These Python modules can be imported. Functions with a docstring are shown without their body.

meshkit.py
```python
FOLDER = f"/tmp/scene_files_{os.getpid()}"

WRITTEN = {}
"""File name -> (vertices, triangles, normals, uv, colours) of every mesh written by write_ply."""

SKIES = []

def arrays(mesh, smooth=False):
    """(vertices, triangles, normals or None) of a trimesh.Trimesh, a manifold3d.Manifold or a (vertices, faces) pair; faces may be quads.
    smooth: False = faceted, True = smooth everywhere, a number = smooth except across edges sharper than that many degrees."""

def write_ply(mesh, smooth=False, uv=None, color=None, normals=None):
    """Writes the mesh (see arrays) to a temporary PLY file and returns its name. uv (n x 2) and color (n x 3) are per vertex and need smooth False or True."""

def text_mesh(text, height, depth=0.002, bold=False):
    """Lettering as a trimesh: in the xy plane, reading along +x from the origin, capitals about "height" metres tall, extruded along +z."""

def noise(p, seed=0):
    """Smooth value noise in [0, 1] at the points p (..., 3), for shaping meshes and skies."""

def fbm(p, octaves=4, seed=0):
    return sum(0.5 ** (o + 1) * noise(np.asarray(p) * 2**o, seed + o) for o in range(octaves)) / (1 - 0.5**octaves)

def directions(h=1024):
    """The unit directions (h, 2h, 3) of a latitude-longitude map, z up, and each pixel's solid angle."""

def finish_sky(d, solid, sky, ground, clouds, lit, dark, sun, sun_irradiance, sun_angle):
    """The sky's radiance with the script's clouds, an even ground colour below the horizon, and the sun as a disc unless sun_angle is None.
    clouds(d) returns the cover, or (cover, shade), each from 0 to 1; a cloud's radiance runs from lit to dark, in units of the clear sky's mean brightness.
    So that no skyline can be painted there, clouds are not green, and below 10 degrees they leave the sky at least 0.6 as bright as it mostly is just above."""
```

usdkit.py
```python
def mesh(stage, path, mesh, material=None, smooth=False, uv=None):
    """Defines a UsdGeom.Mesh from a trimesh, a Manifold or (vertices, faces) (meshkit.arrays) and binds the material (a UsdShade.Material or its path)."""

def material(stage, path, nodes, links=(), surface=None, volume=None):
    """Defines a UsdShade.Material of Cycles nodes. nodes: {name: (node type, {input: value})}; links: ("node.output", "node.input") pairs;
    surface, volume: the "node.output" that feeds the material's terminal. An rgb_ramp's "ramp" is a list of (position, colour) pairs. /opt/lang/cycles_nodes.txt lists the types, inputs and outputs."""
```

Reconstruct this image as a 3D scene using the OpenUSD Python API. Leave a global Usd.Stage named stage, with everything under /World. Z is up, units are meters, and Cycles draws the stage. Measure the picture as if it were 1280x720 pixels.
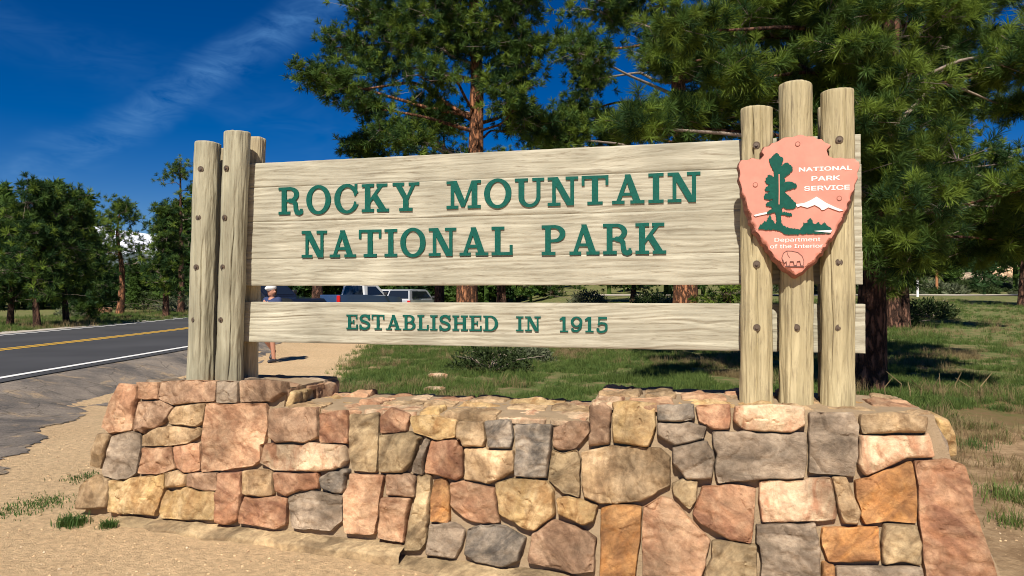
import math, random
import numpy as np, trimesh, usdkit, meshkit
import manifold3d as m3
from scipy.spatial import Delaunay
import shapely
from shapely.geometry import Polygon, LineString, Point, box as sbox
from shapely.ops import unary_union
from shapely import affinity
from pxr import Usd, UsdGeom, UsdLux, UsdShade, Gf, Sdf, Vt

stage = Usd.Stage.CreateInMemory()
UsdGeom.SetStageUpAxis(stage, 'Z')
UsdGeom.Xform.Define(stage, '/World')
UsdGeom.Scope.Define(stage, '/World/Looks')
PI = math.pi
CAMZ, F, HY = 1.6, 900.0, 366.0            # eye height, focal length and horizon in the photograph's pixels

# ------------------------------------------------------------------ camera, sky, sun, exposure
cam = UsdGeom.Camera.Define(stage, '/World/camera')
cam.CreateHorizontalApertureAttr(36.0)
cam.CreateFocalLengthAttr(36.0 * F / 1280)
cam.AddTranslateOp().Set((0, 0, CAMZ))
cam.AddRotateXOp().Set(90 + math.degrees(math.atan(6 / F)))
cam.CreateExposureAttr(0.66)
SUN_AZ, SUN_EL = math.radians(12), math.radians(49)      # sun behind the camera, to the left
S = np.array([-math.sin(SUN_AZ) * math.cos(SUN_EL), -math.cos(SUN_AZ) * math.cos(SUN_EL), math.sin(SUN_EL)])

def mat(name, nodes, links=(), surface='p.BSDF', volume=None):
    return usdkit.material(stage, '/World/Looks/' + name, nodes, links, surface=surface, volume=volume)

def direction(px, py):
    d = np.array([(px - 640) / F, 1, (HY - py) / F]); return d / np.linalg.norm(d)
streak = np.cross(direction(-60, 270), direction(420, 5)); streak /= np.linalg.norm(streak)
streak2 = np.cross(direction(240, 110), direction(470, 190)); streak2 /= np.linalg.norm(streak2)
sky_mat = mat('sky_look', {
    'tc': ('texture_coordinate', {}),
    'sky': ('sky_texture', {'sky_type': 'single_scattering', 'sun_disc': False, 'sun_elevation': SUN_EL, 'sun_rotation': math.atan2(S[0], S[1]), 'altitude': 2500.0, 'air_density': 1.0, 'aerosol_density': 0.25, 'ozone_density': 3.0}),
    'hsv': ('hsv', {'hue': 0.514, 'saturation': 1.5, 'value': 0.45, 'fac': 1.0}),
    'map': ('mapping', {'scale': (3.0, 3.0, 9.0), 'rotation': (0, 0.5, 0)}),
    'n': ('noise_texture', {'scale': 4.5, 'detail': 9.0, 'roughness': 0.62, 'distortion': 0.6}),
    'wn': ('noise_texture', {'scale': 4.0, 'detail': 4.0, 'roughness': 0.6}),
    'woff': ('math', {'math_type': 'multiply_add', 'value2': 0.10, 'value3': -0.05}),
    'dot': ('vector_math', {'math_type': 'dot_product', 'vector2': tuple(streak)}),
    'dw': ('math', {'math_type': 'add'}), 'abs': ('math', {'math_type': 'absolute'}),
    'band': ('map_range', {'range_type': 'smoothstep', 'from_min': 0.0, 'from_max': 0.042, 'to_min': 1.0, 'to_max': 0.0, 'clamp': True}),
    'dot2': ('vector_math', {'math_type': 'dot_product', 'vector2': tuple(streak2)}),
    'dw2': ('math', {'math_type': 'add'}), 'abs2': ('math', {'math_type': 'absolute'}),
    'band2': ('map_range', {'range_type': 'smoothstep', 'from_min': 0.0, 'from_max': 0.05, 'to_min': 0.2, 'to_max': 0.0, 'clamp': True}),
    'bb': ('math', {'math_type': 'maximum'}),
    'nr': ('map_range', {'from_min': 0.34, 'from_max': 0.72, 'to_min': 0.0, 'to_max': 0.80, 'clamp': True}),
    'm1': ('math', {'math_type': 'multiply'}),
    'amb': ('map_range', {'from_min': 0.50, 'from_max': 0.85, 'to_min': 0.0, 'to_max': 0.02, 'clamp': True}),
    'sum': ('math', {'math_type': 'add', 'use_clamp': True}),
    'mix': ('mix', {'color2': (0.55, 1.55, 3.4)}),
    'bg': ('background_shader', {'strength': 0.10}),
}, [('sky.color', 'hsv.color'), ('tc.generated', 'map.vector'), ('map.vector', 'n.vector'), ('tc.generated', 'wn.vector'), ('wn.fac', 'woff.value1'),
    ('tc.generated', 'dot.vector1'), ('dot.value', 'dw.value1'), ('woff.value', 'dw.value2'), ('dw.value', 'abs.value1'), ('abs.value', 'band.value'),
    ('tc.generated', 'dot2.vector1'), ('dot2.value', 'dw2.value1'), ('woff.value', 'dw2.value2'), ('dw2.value', 'abs2.value1'), ('abs2.value', 'band2.value'),
    ('band.result', 'bb.value1'), ('band2.result', 'bb.value2'),
    ('n.fac', 'nr.value'), ('bb.value', 'm1.value1'), ('nr.result', 'm1.value2'), ('n.fac', 'amb.value'), ('m1.value', 'sum.value1'), ('amb.result', 'sum.value2'),
    ('hsv.color', 'mix.color1'), ('sum.value', 'mix.fac'), ('mix.color', 'bg.color')], surface='bg.background')
dome = UsdLux.DomeLight.Define(stage, '/World/sky')
UsdShade.MaterialBindingAPI.Apply(dome.GetPrim()).Bind(sky_mat)
dome.GetPrim().SetCustomDataByKey('kind', 'structure')
sun = UsdLux.DistantLight.Define(stage, '/World/sun')
sun.CreateIntensityAttr(1.1); sun.CreateAngleAttr(0.53); sun.CreateNormalizeAttr(True); sun.CreateColorAttr(Gf.Vec3f(1.0, 0.94, 0.84))
zx = S; xx = np.cross([0, 0, 1], zx); xx /= np.linalg.norm(xx); yx = np.cross(zx, xx)
sun.AddTransformOp().Set(Gf.Matrix4d(*xx, 0, *yx, 0, *zx, 0, 0, 0, 0, 1))

# ------------------------------------------------------------------ helpers
taken = {}
def numbered(path):
    n = taken.get(path, -1) + 1; taken[path] = n
    return path if n == 0 else f'{path}_{n:03d}'
def data(p, label=None, category=None, group=None, kind=None):
    for k, v in (('label', label), ('category', category), ('group', group), ('kind', kind)):
        if v: p.SetCustomDataByKey(k, v)
    return p
def thing(name, label, category, loc=(0, 0, 0), rotz=0.0, group=None):
    x = UsdGeom.Xform.Define(stage, numbered('/World/' + name))
    x.AddTranslateOp().Set(tuple(map(float, loc)))
    if rotz: x.AddRotateZOp().Set(math.degrees(rotz))
    return data(x.GetPrim(), label, category, group)
def obj(name, mesh, material, parent=None, label=None, category=None, group=None, kind=None, smooth=False):
    base = parent.GetPath().pathString if parent is not None else '/World'
    m = usdkit.mesh(stage, numbered(f'{base}/{name}'), mesh, material, smooth)
    return data(m.GetPrim(), label, category, group, kind)
def join(ms):
    V, Fc, k = [], [], 0
    for m in ms:
        v, f, _ = meshkit.arrays(m); V.append(v); Fc.append(f + k); k += len(v)
    return np.vstack(V), np.vstack(Fc)
def W(px, py, Y):
    return np.array([(px - 640) / F * Y, Y, CAMZ + (HY - py) / F * Y])
def smooth01(t):
    t = np.clip(t, 0, 1); return t * t * (3 - 2 * t)
def fbm(p, o=4, seed=0): return meshkit.fbm(np.asarray(p, float) + 100.0, o, seed)
def tube(pts, rad, n=8, cap=True):
    p = np.asarray(pts, float); r = np.broadcast_to(np.asarray(rad, float), (len(p),))
    t = np.gradient(p, axis=0); t /= np.linalg.norm(t, axis=1, keepdims=True) + 1e-12
    a = np.cross(t, np.where(np.abs(t[:, 2:]) < 0.9, [0, 0, 1.0], [1.0, 0, 0])); a /= np.linalg.norm(a, axis=1, keepdims=True) + 1e-12
    for i in range(1, len(a)):                     # no sudden twist
        a[i] = a[i - 1] - t[i] * (a[i - 1] @ t[i]); a[i] /= np.linalg.norm(a[i]) + 1e-12
    b = np.cross(t, a); ang = np.arange(n) * 2 * PI / n
    v = (p[:, None] + r[:, None, None] * (np.cos(ang)[None, :, None] * a[:, None] + np.sin(ang)[None, :, None] * b[:, None])).reshape(-1, 3)
    i, j = np.meshgrid(np.arange(len(p) - 1), np.arange(n), indexing='ij')
    q = np.stack([i * n + j, i * n + (j + 1) % n, (i + 1) * n + (j + 1) % n, (i + 1) * n + j], -1).reshape(-1, 4)
    f = np.vstack([q[:, [0, 1, 2]], q[:, [0, 2, 3]]])
    if cap:
        k = len(v); v = np.vstack([v, p[:1], p[-1:]]); L = (len(p) - 1) * n; jj = np.arange(n)
        f = np.vstack([f, np.stack([np.full(n, k), (jj + 1) % n, jj], 1), np.stack([np.full(n, k + 1), L + jj, L + (jj + 1) % n], 1)])
    return v, f
def spline(pts, n):
    p = np.asarray(pts, float); s = np.r_[0, np.cumsum(np.linalg.norm(np.diff(p, axis=0), axis=1))]
    from scipy.interpolate import PchipInterpolator
    return PchipInterpolator(s, p)(np.linspace(0, s[-1], n))
def resample(ring, step):
    L = LineString(ring); n = max(8, int(round(L.length / step)))
    return np.array([L.interpolate(i / n, normalized=True).coords[0] for i in range(n)])
def relief(poly, step, hfun, back, rings=(0.35, 0.9), edge=None):
    """A slab seen from the front: its outline is POLY in (a, b), its front stands HFUN(points, distance to the outline) proud, its sides run back to -BACK. Returns (a, b, h) vertices and faces."""
    step_e = edge or step
    out = resample(np.array(poly.exterior.coords), step_e); n0 = len(out); pts = [out]
    for k in rings:
        g = poly.buffer(-k * step)
        for gg in getattr(g, 'geoms', [g]):
            if not gg.is_empty and gg.length > 4 * step: pts.append(resample(np.array(gg.exterior.coords), step_e if k < 0.8 else step))
    inner = poly.buffer(-(rings[-1] + 0.7) * step)
    if not inner.is_empty:
        x0, y0, x1, y1 = inner.bounds
        gx, gy = np.meshgrid(np.arange(x0, x1 + step, step), np.arange(y0, y1 + step, step * 0.87))
        gx = gx + (np.arange(len(gx)) % 2)[:, None] * step / 2
        g = np.c_[gx.ravel(), gy.ravel()]; g += np.random.default_rng(len(g)).uniform(-.15, .15, g.shape) * step
        pts.append(g[shapely.contains_xy(inner, g[:, 0], g[:, 1])])
    P = np.vstack(pts); tri = Delaunay(P).simplices
    c = P[tri].mean(1); tri = tri[shapely.contains_xy(poly, c[:, 0], c[:, 1])]
    cr = np.cross(P[tri[:, 1]] - P[tri[:, 0]], P[tri[:, 2]] - P[tri[:, 0]]); tri[cr < 0] = tri[cr < 0][:, ::-1]
    tri = tri[np.abs(cr) > 1e-12]
    d = shapely.distance(poly.exterior, shapely.points(P)); d[:n0] = 0
    h = hfun(P, d)
    V = np.vstack([np.c_[P, h], np.c_[out, np.full(n0, -back)]]); k = len(P); i = np.arange(n0); j = (i + 1) % n0
    if not Polygon(out).exterior.is_ccw: i, j = j, i
    side = np.vstack([np.c_[i, k + i, k + j], np.c_[i, k + j, j]])
    return V, np.vstack([tri, side]), len(tri), d
def to_frame(V, O, e1, e2, n):
    return O + V[:, :1] * e1 + V[:, 1:2] * e2 + V[:, 2:3] * n
def instancer(name, parent, protos, pos, quat, scale, idx, label=None, category=None, kind='stuff'):
    base = parent.GetPath().pathString if parent is not None else '/World'
    path = numbered(f'{base}/{name}')
    pi = UsdGeom.PointInstancer.Define(stage, path)
    rel = pi.CreatePrototypesRel()
    for i, (pn, mesh, m) in enumerate(protos):
        pp = f'{path}/{pn}' + (f'_{i:03d}' if i else '')
        usdkit.mesh(stage, pp, mesh, m); rel.AddTarget(pp)
    pi.CreatePositionsAttr(Vt.Vec3fArray.FromNumpy(np.asarray(pos, np.float32)))
    q = np.asarray(quat, float); q /= np.linalg.norm(q, axis=1, keepdims=True)
    pi.CreateOrientationsAttr(Vt.QuathArray([Gf.Quath(float(a), float(b), float(c), float(d)) for a, b, c, d in q]))
    pi.CreateScalesAttr(Vt.Vec3fArray.FromNumpy(np.repeat(np.asarray(scale, np.float32).reshape(-1, 1), 3, 1)))
    pi.CreateProtoIndicesAttr(Vt.IntArray.FromNumpy(np.asarray(idx, np.int32)))
    return data(pi.GetPrim(), label, category, None, kind)
def quat_to(dirs, roll):
    """Quaternions turning +z to each direction after a roll about it."""
    d = dirs / np.linalg.norm(dirs, axis=1, keepdims=True)
    q = np.c_[1 + d[:, 2], -d[:, 1], d[:, 0], np.zeros(len(d))]; q[1 + d[:, 2] < 1e-6] = [0, 1, 0, 0]
    q /= np.linalg.norm(q, axis=1, keepdims=True)
    c, s = np.cos(roll / 2), np.sin(roll / 2); w, x, y, z = q.T
    return np.c_[w * c - z * s, x * c + y * s, y * c - x * s, w * s + z * c]
def rbox(c, s, r=0.01):
    """A box with rounded edges: centre, size."""
    a = [m3.Manifold.sphere(r, 8).translate([c[0] + i * (s[0] / 2 - r), c[1] + j * (s[1] / 2 - r), c[2] + k * (s[2] / 2 - r)]) for i in (-1, 1) for j in (-1, 1) for k in (-1, 1)]
    return m3.Manifold.batch_hull(a)
def clean(poly):
    poly = poly.buffer(0)
    return max(getattr(poly, 'geoms', [poly]), key=lambda g: g.area)
def extrude(shape, depth):
    gs = [g for g in getattr(shape, 'geoms', [shape]) if g.area > 1e-9]
    return trimesh.util.concatenate([trimesh.creation.extrude_polygon(g, depth, engine='earcut') for g in gs])

# ------------------------------------------------------------------ materials
def rock_look(name, c1, c2, c3, seed):
    o = (seed * 3.7, seed * 1.9, seed * 2.3)
    return mat(name, {
        'tc': ('texture_coordinate', {}), 'mp': ('mapping', {'location': o}), 'mq': ('mapping', {'mapping_type': 'texture', 'location': o, 'rotation': (0.3, 0.5 + seed * 0.9, 0), 'scale': (1.0, 1.0, 0.45)}),
        'n1': ('noise_texture', {'scale': 6.0, 'detail': 6.0, 'roughness': 0.62, 'distortion': 0.9}),
        'n2': ('noise_texture', {'scale': 4.2, 'detail': 9.0, 'roughness': 0.60, 'distortion': 0.8}),
        'n3': ('noise_texture', {'scale': 30.0, 'detail': 9.0, 'roughness': 0.72, 'distortion': 0.3}),
        'n4': ('noise_texture', {'scale': 3.2, 'detail': 3.0}),
        'r1': ('map_range', {'from_min': 0.38, 'from_max': 0.62, 'clamp': True}),
        'r2': ('map_range', {'from_min': 0.44, 'from_max': 0.62, 'to_max': 0.9, 'clamp': True}),
        'r4': ('map_range', {'from_min': 0.35, 'from_max': 0.65, 'to_min': 0.62, 'to_max': 1.24}),
        'm1': ('mix', {'color1': c1, 'color2': c2}), 'm2': ('mix', {'color2': c3}),
        'sp': ('map_range', {'from_min': 0.30, 'from_max': 0.72, 'to_min': 0.66, 'to_max': 1.30}),
        'm3': ('mix', {'mix_type': 'multiply', 'fac': 1.0}), 'm4': ('mix', {'mix_type': 'multiply', 'fac': 1.0}),
        'hs': ('math', {'math_type': 'multiply_add', 'value2': 1.0}), 'b': ('bump', {'strength': 1.0, 'distance': 0.014}),
        'p': ('principled_bsdf', {'roughness': 0.9, 'specular_ior_level': 0.2}),
    }, [('tc.object', 'mp.vector'), ('tc.object', 'mq.vector'), ('mp.vector', 'n1.vector'), ('mq.vector', 'n2.vector'), ('mp.vector', 'n3.vector'), ('mp.vector', 'n4.vector'), ('n1.fac', 'r1.value'), ('n2.fac', 'r2.value'), ('r1.result', 'm1.fac'), ('m1.color', 'm2.color1'), ('r2.result', 'm2.fac'),
        ('n3.fac', 'sp.value'), ('m2.color', 'm3.color1'), ('sp.result', 'm3.color2'), ('n4.fac', 'r4.value'), ('m3.color', 'm4.color1'), ('r4.result', 'm4.color2'), ('m4.color', 'p.base_color'), ('n3.fac', 'hs.value1'), ('n2.fac', 'hs.value3'), ('hs.value', 'b.height'), ('b.normal', 'p.normal')])
def wood_look(name, c1, c2, along, scale=1.0, seed=0.0, dark=(0.16, 0.12, 0.075)):
    sc = [26.0, 26.0, 26.0]; sc[along] = 1.9; sc = tuple(s * scale for s in sc)
    return mat(name, {
        'tc': ('texture_coordinate', {}), 'mp': ('mapping', {'scale': sc, 'location': (seed, seed * 2, seed * 3)}),
        'n1': ('noise_texture', {'scale': 1.0, 'detail': 6.0, 'roughness': 0.62, 'distortion': 0.9}),
        'n2': ('noise_texture', {'scale': 3.2, 'detail': 6.0, 'roughness': 0.75, 'distortion': 0.4}),
        'n3': ('noise_texture', {'scale': 2.5, 'detail': 3.0}),
        'r1': ('map_range', {'from_min': 0.36, 'from_max': 0.66, 'clamp': True}), 'm1': ('mix', {'color1': c1, 'color2': c2}),
        'r2': ('map_range', {'from_min': 0.52, 'from_max': 0.70, 'to_max': 0.80, 'clamp': True}), 'm2': ('mix', {'color2': dark}),
        'r3': ('map_range', {'from_min': 0.3, 'from_max': 0.7, 'to_min': 0.82, 'to_max': 1.14}), 'm3': ('mix', {'mix_type': 'multiply', 'fac': 1.0}),
        'hs': ('math', {'math_type': 'multiply_add', 'value2': 0.5}), 'b': ('bump', {'strength': 0.7, 'distance': 0.006}),
        'p': ('principled_bsdf', {'roughness': 0.8, 'specular_ior_level': 0.3}),
    }, [('tc.object', 'mp.vector'), ('mp.vector', 'n1.vector'), ('mp.vector', 'n2.vector'), ('tc.object', 'n3.vector'), ('n1.fac', 'r1.value'), ('r1.result', 'm1.fac'), ('n2.fac', 'r2.value'), ('r2.result', 'm2.fac'), ('m1.color', 'm2.color1'),
        ('n3.fac', 'r3.value'), ('m2.color', 'm3.color1'), ('r3.result', 'm3.color2'), ('m3.color', 'p.base_color'), ('n2.fac', 'hs.value1'), ('n1.fac', 'hs.value3'), ('hs.value', 'b.height'), ('b.normal', 'p.normal')])
def plain(name, c, rough=0.5, metallic=0.0, noise=0.0, nscale=30.0, spec=0.5, coat=0.0):
    if not noise:
        return mat(name, {'p': ('principled_bsdf', {'base_color': c, 'roughness': rough, 'metallic': metallic, 'specular_ior_level': spec, 'coat_weight': coat})})
    return mat(name, {'tc': ('texture_coordinate', {}), 'n': ('noise_texture', {'scale': nscale, 'detail': 5.0, 'roughness': 0.65}),
        'r': ('map_range', {'from_min': 0.3, 'from_max': 0.7, 'to_min': 1 - noise, 'to_max': 1 + noise}), 'm': ('mix', {'mix_type': 'multiply', 'fac': 1.0, 'color1': c}),
        'b': ('bump', {'strength': 0.35, 'distance': 0.004}), 'p': ('principled_bsdf', {'roughness': rough, 'metallic': metallic, 'specular_ior_level': spec})},
        [('tc.object', 'n.vector'), ('n.fac', 'r.value'), ('r.result', 'm.color2'), ('m.color', 'p.base_color'), ('n.fac', 'b.height'), ('b.normal', 'p.normal')])
def leaf_look(name, c, trans=0.35, var=0.35):
    return mat(name, {'oi': ('object_info', {}), 'ge': ('geometry', {}), 'w': ('math', {'math_type': 'add'}), 'r': ('map_range', {'from_min': 0.0, 'from_max': 2.0, 'to_min': 1 - var, 'to_max': 1 + var}),
        'm': ('mix', {'mix_type': 'multiply', 'fac': 1.0, 'color1': c}), 'p': ('principled_bsdf', {'roughness': 0.6, 'specular_ior_level': 0.14}), 't': ('translucent_bsdf', {}), 'x': ('mix_closure', {'fac': trans})},
        [('oi.random', 'w.value1'), ('ge.random_per_island', 'w.value2'), ('w.value', 'r.value'), ('r.result', 'm.color2'), ('m.color', 'p.base_color'), ('m.color', 't.color'), ('p.BSDF', 'x.closure1'), ('t.BSDF', 'x.closure2')], surface='x.closure')
def bark_look(name, c1, c2):
    return mat(name, {'tc': ('texture_coordinate', {}), 'mp': ('mapping', {'scale': (1, 1, 0.28)}),
        'v': ('voronoi_texture', {'scale': 9.0, 'feature': 'distance_to_edge'}), 'n': ('noise_texture', {'scale': 9.0, 'detail': 6.0, 'roughness': 0.7}),
        'dm': ('mix', {'mix_type': 'linear_light', 'fac': 0.12}),
        'r': ('map_range', {'from_min': 0.02, 'from_max': 0.22, 'clamp': True}), 'm': ('mix', {'color1': c2, 'color2': c1}),
        'r2': ('map_range', {'from_min': 0.3, 'from_max': 0.7, 'to_min': 0.55, 'to_max': 1.35}), 'm2': ('mix', {'mix_type': 'multiply', 'fac': 1.0}),
        'b': ('bump', {'strength': 1.0, 'distance': 0.04}), 'p': ('principled_bsdf', {'roughness': 0.9, 'specular_ior_level': 0.2})},
        [('tc.object', 'mp.vector'), ('mp.vector', 'n.vector'), ('mp.vector', 'dm.color1'), ('n.color', 'dm.color2'), ('dm.color', 'v.vector'), ('v.distance', 'r.value'), ('r.result', 'm.fac'), ('n.fac', 'r2.value'), ('m.color', 'm2.color1'), ('r2.result', 'm2.color2'),
         ('m2.color', 'p.base_color'), ('r.result', 'b.height'), ('b.normal', 'p.normal')])

wood_panel = wood_look('weathered_panel_wood', (0.450, 0.415, 0.312), (0.310, 0.282, 0.205), 0)
wood_panel_b = wood_look('weathered_panel_wood_pale', (0.470, 0.435, 0.328), (0.330, 0.300, 0.220), 0, seed=4.0)
wood_post = wood_look('treated_post_wood', (0.50, 0.42, 0.245), (0.34, 0.28, 0.155), 2, 0.9, 2.0)
wood_grey = wood_look('weathered_post_wood', (0.385, 0.355, 0.245), (0.265, 0.24, 0.16), 2, 0.9, 5.0)
wood_rear = wood_look('rear_post_wood', (0.48, 0.40, 0.25), (0.33, 0.27, 0.165), 2, 0.9, 7.0)
letter_green = plain('letter_green_paint', (0.001, 0.080, 0.058), 0.7, noise=0.25, nscale=60.0, spec=0.25)
bolt_metal = plain('bolt_steel', (0.20, 0.15, 0.11), 0.45, 0.8)
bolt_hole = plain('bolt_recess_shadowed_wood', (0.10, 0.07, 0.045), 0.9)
coral = plain('plaque_coral_paint', (0.60, 0.235, 0.170), 0.7, noise=0.10, nscale=9.0)
rim_look = plain('plaque_rim_brown', (0.22, 0.075, 0.045), 0.75, noise=0.3, nscale=40.0)
plaque_green = plain('plaque_green_paint', (0.001, 0.070, 0.048), 0.7, noise=0.2, nscale=40.0, spec=0.25)
plaque_white = plain('plaque_white_paint', (0.80, 0.77, 0.74), 0.55, noise=0.06)
plaque_dark = plain('plaque_dark_line', (0.10, 0.045, 0.035), 0.7)
mortar_look = mat('mortar', {'tc': ('texture_coordinate', {}), 'n': ('noise_texture', {'scale': 14.0, 'detail': 8.0, 'roughness': 0.7}), 'n2': ('noise_texture', {'scale': 90.0, 'detail': 4.0, 'roughness': 0.7}),
    'm': ('mix', {'color1': (0.23, 0.163, 0.098), 'color2': (0.40, 0.295, 0.185)}), 'h': ('math', {'math_type': 'multiply_add', 'value2': 0.6}), 'b': ('bump', {'strength': 0.9, 'distance': 0.012}), 'p': ('principled_bsdf', {'roughness': 0.95, 'specular_ior_level': 0.15})},
    [('tc.object', 'n.vector'), ('tc.object', 'n2.vector'), ('n.fac', 'm.fac'), ('m.color', 'p.base_color'), ('n2.fac', 'h.value1'), ('n.fac', 'h.value3'), ('h.value', 'b.height'), ('b.normal', 'p.normal')])
bark_orange = bark_look('ponderosa_bark_orange', (0.36, 0.155, 0.075), (0.07, 0.035, 0.022))
bark_dark = bark_look('ponderosa_bark_dark', (0.17, 0.085, 0.055), (0.04, 0.022, 0.016))
bark_grey = plain('branch_bark_grey', (0.22, 0.17, 0.13), 0.9, noise=0.4, nscale=20.0)
needle_a = leaf_look('needles_yellow_green', (0.175, 0.250, 0.036))
needle_b = leaf_look('needles_mid_green', (0.085, 0.150, 0.030))
needle_c = leaf_look('needles_deep_green', (0.036, 0.080, 0.024))
needle_d = leaf_look('needles_brown_tip', (0.16, 0.10, 0.035))
grass_a = leaf_look('grass_green', (0.145, 0.205, 0.050))
grass_b = leaf_look('grass_deep_green', (0.085, 0.155, 0.038))
grass_c = leaf_look('grass_straw', (0.30, 0.225, 0.11), 0.25)
sage_look = leaf_look('sage_leaves', (0.135, 0.155, 0.085), 0.25)
shrub_look = leaf_look('shrub_leaves', (0.060, 0.090, 0.028), 0.3)
asphalt = mat('asphalt', {'g': ('geometry', {}), 'n': ('noise_texture', {'scale': 60.0, 'detail': 6.0, 'roughness': 0.75}), 'n2': ('noise_texture', {'scale': 0.5, 'detail': 4.0}), 'm': ('mix', {'color1': (0.026, 0.027, 0.030), 'color2': (0.068, 0.067, 0.068)}),
    'r': ('map_range', {'from_min': 0.3, 'from_max': 0.7, 'to_min': 0.8, 'to_max': 1.2}), 'm2': ('mix', {'mix_type': 'multiply', 'fac': 1.0}), 'b': ('bump', {'strength': 0.5, 'distance': 0.008}), 'p': ('principled_bsdf', {'roughness': 0.85, 'specular_ior_level': 0.3})},
    [('g.position', 'n.vector'), ('g.position', 'n2.vector'), ('n.fac', 'm.fac'), ('n2.fac', 'r.value'), ('m.color', 'm2.color1'), ('r.result', 'm2.color2'), ('m2.color', 'p.base_color'), ('n.fac', 'b.height'), ('b.normal', 'p.normal')])
old_asphalt = mat('crumbling_asphalt', {'g': ('geometry', {}), 'n': ('noise_texture', {'scale': 45.0, 'detail': 7.0, 'roughness': 0.8}), 'n2': ('noise_texture', {'scale': 1.1, 'detail': 8.0, 'roughness': 0.62}), 'n5': ('noise_texture', {'scale': 2.6, 'detail': 9.0, 'roughness': 0.7, 'distortion': 0.6}), 'r0': ('map_range', {'from_min': 0.38, 'from_max': 0.62, 'clamp': True}),
    'm': ('mix', {'color1': (0.105, 0.095, 0.088), 'color2': (0.27, 0.225, 0.18)}), 'r5': ('map_range', {'from_min': 0.54, 'from_max': 0.64, 'to_max': 0.75, 'clamp': True}), 'ms': ('mix', {'color2': (0.42, 0.305, 0.185)}), 'vc': ('voronoi_texture', {'scale': 1.7, 'feature': 'distance_to_edge'}), 'dv': ('mix', {'mix_type': 'linear_light', 'fac': 0.10}), 'rc': ('map_range', {'from_min': 0.0, 'from_max': 0.018, 'to_min': 0.45, 'to_max': 1.0, 'clamp': True}), 'm3': ('mix', {'mix_type': 'multiply', 'fac': 1.0}),
    'r': ('map_range', {'from_min': 0.3, 'from_max': 0.7, 'to_min': 0.5, 'to_max': 1.5}), 'm2': ('mix', {'mix_type': 'multiply', 'fac': 1.0}), 'b': ('bump', {'strength': 1.0, 'distance': 0.02}), 'p': ('principled_bsdf', {'roughness': 0.92, 'specular_ior_level': 0.2})},
    [('g.position', 'n.vector'), ('g.position', 'n2.vector'), ('g.position', 'n5.vector'), ('n2.fac', 'r0.value'), ('r0.result', 'm.fac'), ('n5.fac', 'r5.value'), ('m.color', 'ms.color1'), ('r5.result', 'ms.fac'), ('n.fac', 'r.value'), ('ms.color', 'm2.color1'), ('r.result', 'm2.color2'),
     ('g.position', 'dv.color1'), ('n5.color', 'dv.color2'), ('dv.color', 'vc.vector'), ('vc.distance', 'rc.value'), ('m2.color', 'm3.color1'), ('rc.result', 'm3.color2'), ('m3.color', 'p.base_color'), ('n.fac', 'b.height'), ('b.normal', 'p.normal')])
paint_white = plain('road_paint_white', (0.74, 0.73, 0.70), 0.7, noise=0.12, nscale=12.0)
paint_yellow = plain('road_paint_yellow', (0.62, 0.36, 0.035), 0.7, noise=0.15, nscale=12.0)
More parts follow.
